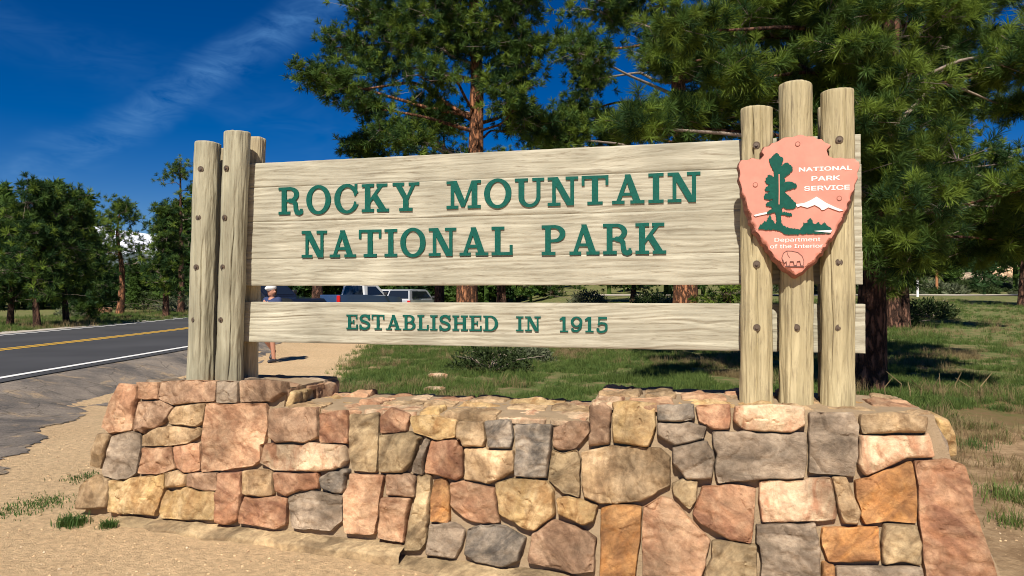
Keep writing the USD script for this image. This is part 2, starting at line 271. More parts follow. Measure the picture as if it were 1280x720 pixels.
ground_look = mat('ground_dirt_and_turf', {
    'g': ('geometry', {}), 'at': ('attribute', {'attribute': 'turf'}),
    'n1': ('noise_texture', {'scale': 0.8, 'detail': 6.0, 'roughness': 0.6}), 'n2': ('noise_texture', {'scale': 22.0, 'detail': 6.0, 'roughness': 0.75}), 'n3': ('noise_texture', {'scale': 110.0, 'detail': 3.0, 'roughness': 0.7}), 'n4': ('noise_texture', {'scale': 3.5, 'detail': 5.0, 'roughness': 0.65}),
    'vo': ('voronoi_texture', {'scale': 34.0, 'feature': 'f1'}),
    'd1': ('mix', {'color1': (0.50, 0.335, 0.180), 'color2': (0.64, 0.465, 0.275)}), 'dr': ('map_range', {'from_min': 0.3, 'from_max': 0.7, 'to_min': 0.66, 'to_max': 1.30}), 'd2': ('mix', {'mix_type': 'multiply', 'fac': 1.0}),
    't1': ('mix', {'color1': (0.105, 0.135, 0.038), 'color2': (0.225, 0.175, 0.085)}), 'tr': ('map_range', {'from_min': 0.44, 'from_max': 0.62, 'clamp': True}),
    'mk': ('math', {'math_type': 'multiply_add', 'value2': 0.8, 'value3': -0.4}), 'mk2': ('math', {'math_type': 'add'}), 'mk3': ('map_range', {'from_min': 0.35, 'from_max': 0.65, 'clamp': True}),
    'mx': ('mix', {}), 'al': ('attribute', {'attribute': 'litter'}), 'lm': ('map_range', {'from_min': 0.35, 'from_max': 0.62, 'to_min': 0.35, 'to_max': 1.0, 'clamp': True}), 'lx': ('math', {'math_type': 'multiply'}), 'ml': ('mix', {'color2': (0.20, 0.118, 0.058)}), 'h': ('math', {'math_type': 'multiply_add', 'value2': 0.45}), 'b': ('bump', {'strength': 1.0, 'distance': 0.028}),
    'p': ('principled_bsdf', {'roughness': 0.95, 'specular_ior_level': 0.15})},
    [*[('g.position', k + '.vector') for k in ('n1', 'n2', 'n3', 'n4', 'vo')], ('n1.fac', 'd1.fac'), ('n2.fac', 'dr.value'), ('d1.color', 'd2.color1'), ('dr.result', 'd2.color2'), ('n4.fac', 'tr.value'), ('tr.result', 't1.fac'),
     ('n4.fac', 'mk.value1'), ('mk.value', 'mk2.value1'), ('at.fac', 'mk2.value2'), ('mk2.value', 'mk3.value'), ('mk3.result', 'mx.fac'), ('d2.color', 'mx.color1'), ('t1.color', 'mx.color2'), ('mx.color', 'ml.color1'), ('n4.fac', 'lm.value'), ('lm.result', 'lx.value1'), ('al.fac', 'lx.value2'), ('lx.value', 'ml.fac'), ('ml.color', 'p.base_color'),
     ('n3.fac', 'h.value1'), ('n2.fac', 'h.value3'), ('h.value', 'b.height'), ('b.normal', 'p.normal')])
snow_look = mat('snowy_rock', {'g': ('geometry', {}), 'n': ('noise_texture', {'scale': 0.006, 'detail': 8.0, 'roughness': 0.65}), 'xyz': ('separate_xyz', {}), 'hz': ('map_range', {'from_min': 70.0, 'from_max': 190.0, 'to_min': -0.22, 'to_max': 0.10, 'clamp': True}), 'ad': ('math', {'math_type': 'add'}),
    'r': ('map_range', {'from_min': 0.44, 'from_max': 0.54, 'clamp': True}), 'm': ('mix', {'color1': (0.055, 0.075, 0.075), 'color2': (0.66, 0.69, 0.74)}), 'p': ('principled_bsdf', {'roughness': 0.9})},
    [('g.position', 'n.vector'), ('g.position', 'xyz.vector'), ('xyz.z', 'hz.value'), ('n.fac', 'ad.value1'), ('hz.result', 'ad.value2'), ('ad.value', 'r.value'), ('r.result', 'm.fac'), ('m.color', 'p.base_color')])

# ------------------------------------------------------------------ ground, road, hills
def zg(x, y):
    x, y = np.asarray(x, float), np.asarray(y, float)
    f = smooth01((y - 6.5) / 4)
    z = 0.02 + (np.clip(-0.043 * x, -0.09, 0.36) * (1 - f) + 0.36 * smooth01((-x - 5.3) / 1.7) * f) * (1 - 0.75 * smooth01((y - 29) / 8) * smooth01((x + 13) / 3.5))
    z = z + 1.40 * smooth01((y - 13) / 44) * smooth01((x + 4) / 9)
    z = z + np.clip(y - 62, 0, 400) * 0.055 * smooth01((x + 6) / 22)
    z = z + np.clip(y - 70, 0, 400) * 0.045 * (1 - smooth01((x + 6) / 22))
    n = fbm(np.stack([x * 0.5, y * 0.5, np.zeros_like(x)], -1), 3, 5) - 0.5
    return z + n * 0.07 * smooth01((np.hypot(x, y - 4) - 4.5) / 6) * np.where(x < -6, 0.15, 1)
def turf(x, y):
    """How much of the ground is grass: 0 bare soil, 1 closed turf."""
    edge = -3.25 - 0.125 * (y - 10.5)
    a = smooth01((x - edge) / 0.9) * smooth01((y - 7.5) / 2)
    right = smooth01((x - 3.2) / 1.0) * (0.36 + 0.5 * smooth01((y - 9.0) / 3))
    left = smooth01((-x - 14.2) / 0.8)
    far = smooth01((y - 40) / 10)
    return np.clip(np.maximum.reduce([a * 0.92, right, left * 0.8, far * 0.85]), 0, 1)
def axis(parts):
    return np.unique(np.concatenate([np.arange(a, b, s) for a, b, s in parts]).round(4))
gx = axis([(-900, -100, 80), (-100, -22, 6), (-22, -4.5, 0.5), (-4.5, 9, 0.16), (9, 22, 0.5), (22, 100, 6), (100, 901, 80)])
gy = axis([(-300, -20, 40), (-20, 2, 1.5), (2, 16, 0.16), (16, 40, 0.4), (40, 130, 4), (130, 460, 30), (460, 1900, 240)])
X, Y = np.meshgrid(gx, gy); Z = zg(X, Y)
nx = len(gx); i, j = np.meshgrid(np.arange(len(gy) - 1), np.arange(nx - 1), indexing='ij')
q = np.stack([i * nx + j, i * nx + j + 1, (i + 1) * nx + j + 1, (i + 1) * nx + j], -1).reshape(-1, 4)
g = obj('ground', (np.c_[X.ravel(), Y.ravel(), Z.ravel()], q), ground_look, kind='structure', smooth=True)
lit_ = 0.85 * smooth01((X - 2.5) / .7) * (1 - smooth01((Y - 10.5) / 3)) * smooth01((Y - 2.5) / 2)
UsdGeom.PrimvarsAPI(g).CreatePrimvar('litter', Sdf.ValueTypeNames.FloatArray, 'vertex').Set(Vt.FloatArray.FromNumpy(lit_.ravel().astype(np.float32)))
UsdGeom.PrimvarsAPI(g).CreatePrimvar('turf', Sdf.ValueTypeNames.FloatArray, 'vertex').Set(Vt.FloatArray.FromNumpy(turf(X, Y).ravel().astype(np.float32)))

def strip(x0f, x1f, ys, lift, nx=6, jag0=0.0, jag1=0.0, seed=0):
    r = np.random.default_rng(seed); V = []
    for y in ys:
        a, b = x0f(y) + r.normal() * jag0, x1f(y) + r.normal() * jag1
        xs = np.linspace(a, b, nx); V.append(np.c_[xs, np.full(nx, y), zg(xs, np.full(nx, y)) + lift])
    V = np.vstack(V); n = len(ys); i, j = np.meshgrid(np.arange(n - 1), np.arange(nx - 1), indexing='ij')
    return V, np.stack([i * nx + j, i * nx + j + 1, (i + 1) * nx + j + 1, (i + 1) * nx + j], -1).reshape(-1, 4)
ROADX = lambda y: -7.15 - 0.0042 * max(0.0, y - 17) ** 2          # the near edge line of the road
ys = axis([(-60, 0, 4), (0, 62, 0.5)])
obj('road', strip(lambda y: ROADX(y) - 7.6, lambda y: ROADX(y) + 0.25, ys, 0.022, 16), asphalt, kind='structure')
obj('road_edge_line', strip(lambda y: ROADX(y) - 0.13, lambda y: ROADX(y) + 0.0, ys, 0.027, 3), paint_white, kind='structure')
obj('road_edge_line', strip(lambda y: ROADX(y) - 7.25, lambda y: ROADX(y) - 7.13, ys, 0.027, 3), paint_white, kind='structure')
for k in (0, 1):
    obj('road_centre_line', strip(lambda y: ROADX(y) - 3.55 - 0.24 * k, lambda y: ROADX(y) - 3.43 - 0.24 * k, ys, 0.027, 3), paint_yellow, kind='structure')
obj('road_verge', strip(lambda y: ROADX(y) - 8.5, lambda y: ROADX(y) - 7.55, ys, 0.012, 4, 0.15, 0.0, 3), mat('verge_gravel', {'g': ('geometry', {}), 'n': ('noise_texture', {'scale': 30.0, 'detail': 5.0}), 'm': ('mix', {'color1': (0.30, 0.26, 0.21), 'color2': (0.50, 0.45, 0.38)}), 'p': ('principled_bsdf', {'roughness': 0.95})}, [('g.position', 'n.vector'), ('n.fac', 'm.fac'), ('m.color', 'p.base_color')]), kind='structure')
# the crumbling edge of asphalt between the road and the bare soil
def apron_edge(y):
    base = np.interp(y, [-20, 2, 4, 5.7, 6.5, 8.1, 9.6, 10.6, 12, 16, 24, 60], [-3.3, -3.3, -3.6, -4.05, -4.2, -5.0, -5.7, -5.35, -5.3, -5.6, -7.3, -20])
    return base + 0.55 * (fbm(np.array([[y * 1.6, 0.0, 0.0]]), 4, 9)[0] - 0.5) + 0.16 * (fbm(np.array([[y * 9, 3.0, 0.0]]), 4, 12)[0] - 0.5)
obj('asphalt_apron', strip(lambda y: ROADX(y) + 0.2, apron_edge, axis([(-20, 2, 1), (2, 14, 0.04), (14, 60, 0.5)]), 0.008, 14, 0, 0.02), old_asphalt, kind='structure')
# the pale gravel road that crosses the far meadow
V, Fq = strip(lambda y: y, lambda y: y, [0, 1], 0, 2)
xs = np.arange(6, 90, 2.0); rows = [np.c_[xs, np.full(len(xs), yy) + 0.05 * (xs - 20) * 0, zg(xs, np.full(len(xs), yy)) + 0.05] for yy in np.linspace(52, 58.5, 5)]
V = np.vstack(rows); n = len(xs); i, j = np.meshgrid(np.arange(4), np.arange(n - 1), indexing='ij')
obj('gravel_road', (V, np.stack([i * n + j, i * n + j + 1, (i + 1) * n + j + 1, (i + 1) * n + j], -1).reshape(-1, 4)), mat('pale_gravel', {'g': ('geometry', {}), 'n': ('noise_texture', {'scale': 4.0, 'detail': 5.0}), 'm': ('mix', {'color1': (0.46, 0.40, 0.31), 'color2': (0.60, 0.53, 0.43)}), 'p': ('principled_bsdf', {'roughness': 0.95})}, [('g.position', 'n.vector'), ('n.fac', 'm.fac'), ('m.color', 'p.base_color')]), kind='structure')
# snowy mountains far off
th = np.radians(np.arange(-62, 62.1, 0.5)); V = []
for k, (R, hk) in enumerate([(2600, 0.0), (2900, 0.45), (3200, 1.0), (3700, 0.55), (4200, 0.0)]):
    xx_, yy_ = np.sin(th) * R, np.cos(th) * R
    ridge = 150 + 190 * fbm(np.c_[xx_ * 0.0011, yy_ * 0.0011, np.full(len(th), k * 0.2)], 5, 21)
    V.append(np.c_[xx_, yy_, ridge * hk - 8])
V = np.vstack(V); n = len(th); i, j = np.meshgrid(np.arange(4), np.arange(n - 1), indexing='ij')
obj('mountains', (V, np.stack([i * n + j, i * n + j + 1, (i + 1) * n + j + 1, (i + 1) * n + j], -1).reshape(-1, 4)), snow_look, kind='structure')

# ------------------------------------------------------------------ the frame that sign and wall share: u along the sign, v away from the camera
A = math.radians(13.8); CA, SA = math.cos(A), math.sin(A)
BAT, VT = 0.20, 4.10                                       # batter of the wall's face; where its face stands at z = 1
def on_plane(px, py, v):
    dx, dz = (px - 640) / F, (HY - py) / F
    t = v / (dx * SA + CA); return t * (dx * CA - SA), CAMZ + t * dz
def on_face(px, py):
    dx, dz = (px - 640) / F, (HY - py) / F
    t = (VT + 0.6 * BAT) / (dx * SA + CA - BAT * dz); return t * (dx * CA - SA), CAMZ + t * dz
def loc_world(u, v): return np.array([u * CA + v * SA, -u * SA + v * CA])

# ------------------------------------------------------------------ stone wall
WU = 0.0; wx, wy = loc_world(0, 4.4)
wall = thing('stone_wall', 'low battered wall of rough pink, tan and grey mortared stones carrying the wooden sign', 'wall', (wx, wy, 0), -A)
WO = np.array([0, 4.4, 0])
NB = math.hypot(1, BAT)
e1, e2, en = np.array([1.0, 0, 0]), np.array([0, BAT, 1]) / NB, np.array([0, -1, BAT]) / NB
FO = np.array([0, VT - BAT, 0.0])
def step_out(u, z):                                       # the right-hand part of the face stands a little forward of the left
    line = -0.60 + 0.55 * np.clip(z - 0.1, 0, 1)
    return 0.045 * smooth01((u - line) / 0.16 + 0.5)
PINK, TAN, ORA, GRY, BRN, YEL, DRK, RED, PAL, OLI = 'pink tan orange grey brown yellow dark red pale olive'.split()
PAL3 = {'pink': ((0.43, 0.245, 0.138), (0.50, 0.32, 0.19), (0.26, 0.13, 0.07)), 'tan': ((0.36, 0.24, 0.125), (0.47, 0.33, 0.19), (0.20, 0.125, 0.065)),
        'orange': ((0.41, 0.185, 0.058), (0.48, 0.265, 0.11), (0.24, 0.115, 0.05)), 'grey': ((0.28, 0.21, 0.145), (0.37, 0.285, 0.20), (0.155, 0.115, 0.08)),
        'brown': ((0.305, 0.182, 0.108), (0.40, 0.265, 0.165), (0.17, 0.098, 0.058)), 'yellow': ((0.45, 0.295, 0.125), (0.53, 0.375, 0.195), (0.28, 0.155, 0.062)),
        'dark': ((0.155, 0.128, 0.10), (0.30, 0.24, 0.175), (0.070, 0.060, 0.050)), 'red': ((0.365, 0.178, 0.093), (0.44, 0.265, 0.155), (0.20, 0.092, 0.053)),
        'pale': ((0.51, 0.36, 0.22), (0.57, 0.42, 0.27), (0.36, 0.175, 0.095)), 'olive': ((0.34, 0.24, 0.13), (0.43, 0.315, 0.175), (0.18, 0.125, 0.07))}
rocks = {(k, s): rock_look(f'{k}_stone_{s}', *[tuple(np.array(c) * f * 1.12) for c in (v if s != 1 else (v[1], v[0], v[2]))], seed=hash_) for hash_, (k, v) in enumerate(PAL3.items()) for s, f in ((0, 1.0), (1, 0.92), (2, 1.10))}
def c1(*p): return [(80 + x / 2.572, 440 + y / 2.572) for x, y in p]
def c2(*p): return [(380 + x / 2.769, 460 + y / 2.769) for x, y in p]
def c3(*p): return [(660 + x / 2.881, 470 + y / 2.881) for x, y in p]
def c4(*p): return [(940 + x / 2.879, 470 + y / 2.879) for x, y in p]
def c0(*p): return list(p)
STONES = [
 (PINK, c1((185,103),(240,112),(238,150),(222,245),(160,262),(130,240),(150,170))), (PINK, c1((243,99),(308,100),(305,150),(243,152))),
 (BRN, c1((310,98),(405,94),(490,95),(488,155),(415,160),(355,165),(315,148))), (GRY, c1((495,97),(560,97),(562,160),(495,158))),
 (BRN, c1((565,95),(660,91),(705,97),(708,130),(668,155),(565,158))), (BRN, c1((240,155),(300,155),(350,178),(320,225),(265,258),(228,250))),
 (TAN, c1((365,178),(455,168),(448,222),(420,240),(345,228),(342,205))), (TAN, c1((265,250),(380,237),(430,243),(440,265),(400,290),(310,300),(258,298))),
 (GRY, c1((160,262),(245,257),(250,330),(235,385),(200,410),(135,395),(130,370))), (TAN, c1((118,265),(155,270),(140,330),(128,375),(92,362),(95,340))),
 (PINK, c1((255,305),(350,305),(360,370),(300,390),(240,385))), (RED, c1((352,305),(440,295),(438,375),(390,385),(365,365))),
 (PINK, c1((465,168),(650,165),(655,240),(630,345),(610,362),(450,382),(445,300))), (BRN, c0((340,512),(396,510),(398,545),(380,553),(348,552),(339,545))),
 (PAL, c0((327,556),(365,553),(432,558),(434,575),(425,585),(380,588),(345,587),(328,577))), (TAN, c1((335,390),(370,382),(395,395),(392,425),(345,440),(333,425))),
 (BRN, c1((400,390),(495,390),(495,440),(440,438),(400,425))), (RED, c1((500,392),(572,388),(570,460),(560,535),(530,548),(497,545))),
 (TAN, c1((580,385),(670,380),(673,455),(610,463),(578,450))), (RED, c0((344,589),(398,590),(399,608),(375,613),(360,618),(344,611))),
 (YEL, c1((155,415),(330,393),(325,445),(295,520),(200,515),(152,510))), (TAN, c1((62,430),(105,397),(145,405),(147,495),(55,500))),
 (YEL, c1((330,440),(400,433),(490,455),(488,535),(320,530),(315,510))), (RED, c1((590,463),(718,470),(715,550),(680,563),(570,545),(570,510))),
 (GRY, c0((362,620),(376,613),(428,620),(428,650),(415,661),(368,658))),
 (RED, c2((60,160),(150,150),(155,200),(150,255),(65,258))), (OLI, c2((165,165),(258,160),(256,240),(250,355),(175,350),(162,300))),
 (RED, c2((266,175),(305,140),(365,165),(355,215),(268,222))), (YEL, c2((372,170),(450,165),(525,185),(522,235),(460,245),(388,220))),
 (OLI, c2((268,232),(370,224),(412,240),(375,320),(340,358),(268,355))), (GRY, c2((400,250),(434,247),(418,310),(412,365),(380,355))),
 (RED, c2((442,252),(540,255),(550,300),(548,370),(530,382),(420,355),(424,300))), (TAN, c2((535,190),(620,188),(625,240),(620,268),(540,265))),
 (DRK, c2((632,188),(715,182),(720,240),(715,275),(642,275))), (DRK, c2((735,198),(856,200),(850,280),(838,375),(738,368))),
 (BRN, c3((92,190),(150,168),(213,168),(216,200),(170,255),(125,268),(87,250))), (TAN, c2((555,285),(600,275),(725,285),(728,350),(690,375),(640,395),(560,380))),
 (OLI, c3((85,272),(170,267),(185,300),(180,430),(130,415),(80,370))), (DRK, c2((62,380),(120,347),(155,352),(155,395),(130,435),(67,410))),
 (PINK, c2((150,368),(275,375),(262,460),(245,570),(150,565),(140,500))), (BRN, c2((292,370),(340,364),(386,375),(383,440),(292,435))),
 (PINK, c2((272,450),(368,447),(353,520),(345,600),(264,585))), (OLI, c2((397,374),(438,372),(433,450),(420,600),(400,625),(354,625),(372,530),(397,430))),
 (ORA, c2((455,390),(488,385),(503,440),(498,525),(444,525),(447,450))), (PINK, c2((512,400),(560,393),(658,420),(673,530),(630,535),(560,515),(514,470))),
 (YEL, c2((668,402),(720,384),(840,387),(862,420),(865,500),(800,555),(760,550),(684,500))), (GRY, c2((430,545),(520,537),(556,560),(545,610),(520,650),(430,640))),
 (DRK, c2((572,560),(640,537),(700,552),(763,587),(740,660),(690,680),(600,665),(562,640))), (BRN, c3((20,570),(90,520),(170,542),(243,582),(238,690),(160,700),(5,665))),
 (BRN, c3((225,112),(270,97),(296,117),(288,240),(225,245))), (YEL, c3((307,97),(380,92),(455,102),(456,180),(430,248),(312,235),(302,160))),
 (DRK, c3((467,110),(590,107),(592,150),(555,160),(470,158))), (GRY, c3((472,172),(560,167),(638,187),(628,220),(530,246),(472,210))),
 (GRY, c3((527,257),(640,237),(666,280),(653,358),(572,363),(527,310))), (RED, c3((607,112),(720,107),(724,150),(718,187),(667,188),(617,160))),
 (PAL, c0((919,510),(960,507),(1000,511),(1003,530),(985,539),(930,536),(918,525))), (GRY, c0((891,541),(1004,542),(1005,575),(1001,595),(960,596),(898,601),(894,580))),
 (TAN, c3((197,277),(300,254),(478,262),(508,292),(506,388),(400,443),(260,453),(207,430),(190,360))), (OLI, c3((522,387),(560,374),(603,380),(598,440),(580,468),(527,425))),
 (RED, c3((627,397),(730,392),(810,407),(806,520),(793,590),(720,578),(622,520),(599,490))), (YEL, c3((107,442),(150,434),(248,467),(233,515),(200,528),(112,490))),
 (ORA, c3((267,477),(330,460),(406,472),(398,600),(380,712),(267,710))), (PINK, c3((417,472),(480,434),(518,442),(650,590),(646,640),(605,735),(420,745))),
 (OLI, c3((655,594),(740,594),(820,609),(823,770),(630,770))), (PAL, c0((950,601),(1034,598),(1041,640),(1040,646),(1000,649),(953,649),(949,620))),
 (GRY, c0((946,656),(1014,654),(1021,690),(1019,735),(946,735))),
 (GRY, c4((205,137),(350,137),(370,180),(366,280),(353,353),(202,340))), (TAN, c4((385,142),(500,137),(613,152),(600,203),(392,203))),
 (PAL, c4((380,212),(618,207),(633,285),(545,287),(402,350),(377,310))), (TAN, c4((287,367),(325,367),(373,480),(366,523),(325,520),(302,460))),
 (ORA, c4((367,377),(558,312),(573,400),(570,518),(470,513),(400,523),(377,470))), (ORA, c4((252,547),(440,542),(443,653),(350,653),(270,658),(247,600))),
 (OLI, c4((467,532),(575,532),(588,600),(583,666),(540,653),(467,663),(462,600))), (RED, c4((577,307),(690,302),(745,322),(770,390),(775,470),(830,620),(868,760),(625,790),(592,500))),
 (ORA, c4((242,667),(280,667),(285,770),(242,770))), (GRY, c4((297,682),(590,682),(605,770),(292,770))),
]
rng = np.random.default_rng(7)
def stone(poly, O, a1, a2, n, look, k, depth=None, offset=0.0, name='stone', back=0.07, rnd=0.010, step=0.0105):
    r = np.random.default_rng(1000 + k); poly = clean(poly.buffer(-rnd).buffer(rnd, quad_segs=4)); poly = clean(poly)
    # the outline wanders a little, as broken rock does
    ring = resample(np.array(poly.exterior.coords), step * 0.9)
    c = ring.mean(0); dn = ring - c; dn /= np.linalg.norm(dn, axis=1, keepdims=True) + 1e-9
    ring = ring + dn * ((fbm(np.c_[ring * 14, np.full(len(ring), k)], 3, k) - 0.5) * 0.016)[:, None]
    poly = clean(Polygon(ring))
    D = depth or r.uniform(0.030, 0.052); rad = r.uniform(0.009, 0.020); w = math.sqrt(poly.area)
    gr = r.normal(0, 0.15, (7, 2)); pc = r.uniform(-0.34, 0.34, (7, 2)) * w; pz = r.uniform(0.0, 0.010, 7)
    cen = np.array(poly.centroid.coords[0]); sq = r.uniform(0.6, 1.8, 2)
    def h(P, d):
        t = np.clip(d / rad, 0, 1); e = np.sqrt(1 - (1 - t) ** 2); q = P - cen
        wob = (fbm(np.c_[P * 7, np.full(len(P), k * 1.3)], 3, k + 20) - 0.5) * 0.028
        planes = np.min(np.stack([z + (q - c_) @ g_ for g_, c_, z in zip(gr, pc, pz)]), 0) + wob               # split faces meeting in ridges
        planes = np.where(planes < 0, 0.026 * np.tanh(planes / 0.026), 0.014 * np.tanh(planes / 0.014))
        rough = (fbm(np.c_[P * 16 * sq, np.full(len(P), k * 1.7)], 4, k) - 0.5) * 0.036 + (fbm(np.c_[P * 42, np.full(len(P), k * 2.1)], 3, k + 50) - 0.5) * 0.010
        crack = -0.010 * np.exp(-((fbm(np.c_[P * 5, np.full(len(P), k * 0.9)], 3, k + 9) - 0.5) / 0.018) ** 2)
        base = offset(P) if callable(offset) else offset
        return base + D * e + (planes + rough + crack) * np.clip(t * 1.6, 0.15, 1)
    V, Fc, _, _ = relief(poly, step, h, back, rings=(0.32, 0.75, 1.3), edge=step * 0.55)
    return obj(name, (to_frame(V, O, a1, a2, n) - WO, Fc), look, wall, smooth=28)
raw = [clean(Polygon([(u, z * NB) for u, z in (on_face(*p) for p in px)])) for _, px in STONES]
for k, (col, px) in enumerate(STONES):
    poly = raw[k]
    poly = poly.buffer(0.010, join_style=2, mitre_limit=1.5)
    for m_, other in enumerate(raw):                      # neighbours keep a joint between them
        if m_ != k and other.distance(poly) < 0.02: poly = clean(poly.difference(other.buffer(0.0045 if m_ > k else 0.0135)))
    off = lambda P: step_out(P[:, 0], P[:, 1] / NB)
    stone(poly, FO, e1, e2, en, rocks[(col, int(rng.integers(0, 3)))], k, offset=off)
# corner stone that shows past the right-hand end
uv = [on_plane(px, py, 4.30) for px, py in c4((650, 145), (700, 152), (727, 232), (730, 282), (690, 287), (655, 250))]
stone(Polygon(uv), np.array([0, 4.30, 0]), e1, np.array([0, 0, 1.0]), np.array([0, -1.0, 0]), rocks[('yellow', 0)], 200, depth=0.06, back=0.25)

# mortar core: left pier, low middle, right pier, joined; its skin is uneven
uL, uP, uQ, uR = on_face(172, 482)[0], on_face(356, 482)[0], on_face(738, 505)[0], on_face(1168, 512)[0]
ZL, ZM, ZR = 0.985, 0.875, 0.975
VB = 4.80
def block(u0, u1, z1, sp0, sp1, ze=-0.3):
    pts = []
    for z, k in ((z1, 0.0), (ze, 1.0)):
        s0, s1 = sp0 * (1 - z), sp1 * (1 - z)
        vf = VT - BAT * (1 - z) + 0.024
        pts += [(u0 - s0, vf, z), (u1 + s1, vf, z), (u0 - s0, VB + 0.10 * (1 - z), z), (u1 + s1, VB + 0.10 * (1 - z), z)]
    return m3.Manifold.hull_points(np.array(pts))
core = block(uL + 0.02, uP, ZL, 0.36, 0.0) + block(uP - 0.05, uQ + 0.05, ZM, 0, 0) + block(uQ, uR - 0.02, ZR, 0.0, 0.33)
core = core.refine_to_length(0.035)
cm = core.to_mesh(); CV, CF = np.array(cm.vert_properties[:, :3]), np.array(cm.tri_verts)
front = smooth01((VT + 0.06 - BAT * (1 - CV[:, 2]) - CV[:, 1]) / 0.04)
CV[:, 1] -= front * step_out(CV[:, 0], CV[:, 2])
nz = (np.stack([fbm(CV * 11 + s, 3, 31 + s) for s in (0, 7, 13)], -1) - 0.5) * 0.024
CV += nz
obj('mortar', (CV - WO, CF), mortar_look, wall, smooth=40)

# cap stones bedded on the top of the three lengths
def caps(u0, u1, v0, v1, z, n, rows, seed, cols, thick=0.028):
    r = np.random.default_rng(seed)
    for b in range(rows):
        cuts = np.sort(np.r_[u0, u0 + (u1 - u0) * (np.arange(1, n) + r.uniform(-.28, .28, n - 1)) / n, u1])
        va, vb = v0 + (v1 - v0) * b / rows, v0 + (v1 - v0) * (b + 1) / rows
        for k in range(n):
            j = lambda s=0.025: r.uniform(-s, s)
            g = 0.010
            P = Polygon([(cuts[k] + g + j(.012), va + g + j(.012)), ((cuts[k] + cuts[k + 1]) / 2, va + g + j(.02)), (cuts[k + 1] - g + j(.012), va + g + j(.012)), (cuts[k + 1] - g + j(), vb - g + j()), ((cuts[k] + cuts[k + 1]) / 2, vb - g + j(.02)), (cuts[k] + g + j(), vb - g + j())])
            stone(P, np.array([0, 0, z]), e1, np.array([0, 1.0, 0]), np.array([0, 0, 1.0]), rocks[(cols[int(r.integers(0, len(cols)))], int(r.integers(0, 3)))], 300 + seed * 40 + b * 20 + k, depth=thick + r.uniform(-.008, .010), name='capstone', back=0.03, step=0.02)
caps(uL + 0.02, uP + 0.02, VT + 0.012, VB + 0.03, ZL - 0.012, 3, 3, 1, [TAN, BRN, PINK, GRY])
caps(uP + 0.03, uQ - 0.01, VT - 0.035, VB + 0.03, ZM - 0.005, 7, 3, 2, [TAN, YEL, PAL, PINK, TAN])
caps(uQ + 0.0, uR + 0.0, VT - 0.03, VB + 0.03, ZR - 0.005, 7, 3, 3, [TAN, YEL, PINK, PAL, TAN])
# the two battered ends and the back, laid in rough courses
def courses(O, a1, a2, n, w0, w1, h, seed, inset0, inset1, cols=(PINK, TAN, BRN, GRY, YEL, RED)):
    r = np.random.default_rng(seed); y = -0.05; k = 0
    while y < h - 0.08:
        hh = min(r.uniform(0.15, 0.26), h - y); x = w0 + inset0 * max(y, 0); x1 = w1 - inset1 * max(y, 0)
        while x < x1 - 0.05:
            ww = min(r.uniform(0.16, 0.38), x1 - x)
            if x1 - x - ww < 0.12: ww = x1 - x
            g = 0.014; j = lambda: r.uniform(-.014, .014)
            P = Polygon([(x + g + j(), y + g + j()), (x + ww - g + j(), y + g + j()), (x + ww - g + j(), y + hh - g + j()), (x + ww / 2, y + hh - g / 2 + j()), (x + g + j(), y + hh - g + j())])
            if P.is_valid and P.area > 0.008:
                stone(P, O, a1, a2, n, rocks[(cols[int(r.integers(0, len(cols)))], int(r.integers(0, 3)))], 600 + seed * 60 + k, step=0.022); k += 1
            x += ww
        y += hh
for s, u0, sp, z1, seed in ((-1, uL + 0.02, 0.36, ZL, 1), (1, uR - 0.02, 0.33, ZR, 2)):
    L = math.hypot(1, sp); O = np.array([u0 + s * sp, 0, 0])
    a2 = np.array([-s * sp / L, 0, 1 / L]); n = np.array([s / L, 0, sp / L]); a1 = np.array([0, s * 1.0, 0])
    lo, hi = (VT - BAT + 0.05, VB + 0.08) if s > 0 else (-(VB + 0.08), -(VT - BAT + 0.05))
    courses(O, a1, a2, n, lo, hi, z1 * L - 0.02, seed, 0.17 if s > 0 else 0.05, 0.05 if s > 0 else 0.17)
# right face of the left pier above the low middle
courses(np.array([uP, 0, ZM]), np.array([0, 1.0, 0]), np.array([0, 0, 1.0]), np.array([1.0, 0, 0]), VT, VB, ZL - ZM, 5, 0, 0)
# footing that shows as a ledge under the left half and again under the right
def ledge(u0, u1, v_out, za, zb, seed):
    n = int((u1 - u0) / 0.03); us = np.linspace(u0, u1, n); prof = [(-0.02, -0.30), (0.0, -0.02), (0.015, 0.0), (0.20, 0.03)]
    V = []
    for u in us:
        z0 = np.interp(u, [u0, u1], [za, zb]); b = VT - BAT * (1 - z0)
        for dv, dz in prof: V.append((u, b - v_out + dv, z0 + dz))
    V = np.array(V); V += (np.stack([fbm(V * 9 + s, 3, seed + s) for s in (0, 5, 9)], -1) - 0.5) * np.array([0.02, 0.09, 0.045])
    i, j = np.meshgrid(np.arange(n - 1), np.arange(3), indexing='ij')
    return V - WO, np.stack([i * 4 + j, (i + 1) * 4 + j, (i + 1) * 4 + j + 1, i * 4 + j + 1], -1).reshape(-1, 4)
pA, pB = on_face(150, 645), on_face(507, 688)
obj('footing', ledge(pA[0], pB[0], 0.095, pA[1] - .008, pB[1] + .012, 3), rocks[('olive', 2)], wall, smooth=40)
pA, pB = on_face(500, 700), on_face(1000, 752)
obj('footing', ledge(pA[0], pB[0], 0.15, pA[1], pB[1], 8), rocks[('olive', 0)], wall, smooth=40)

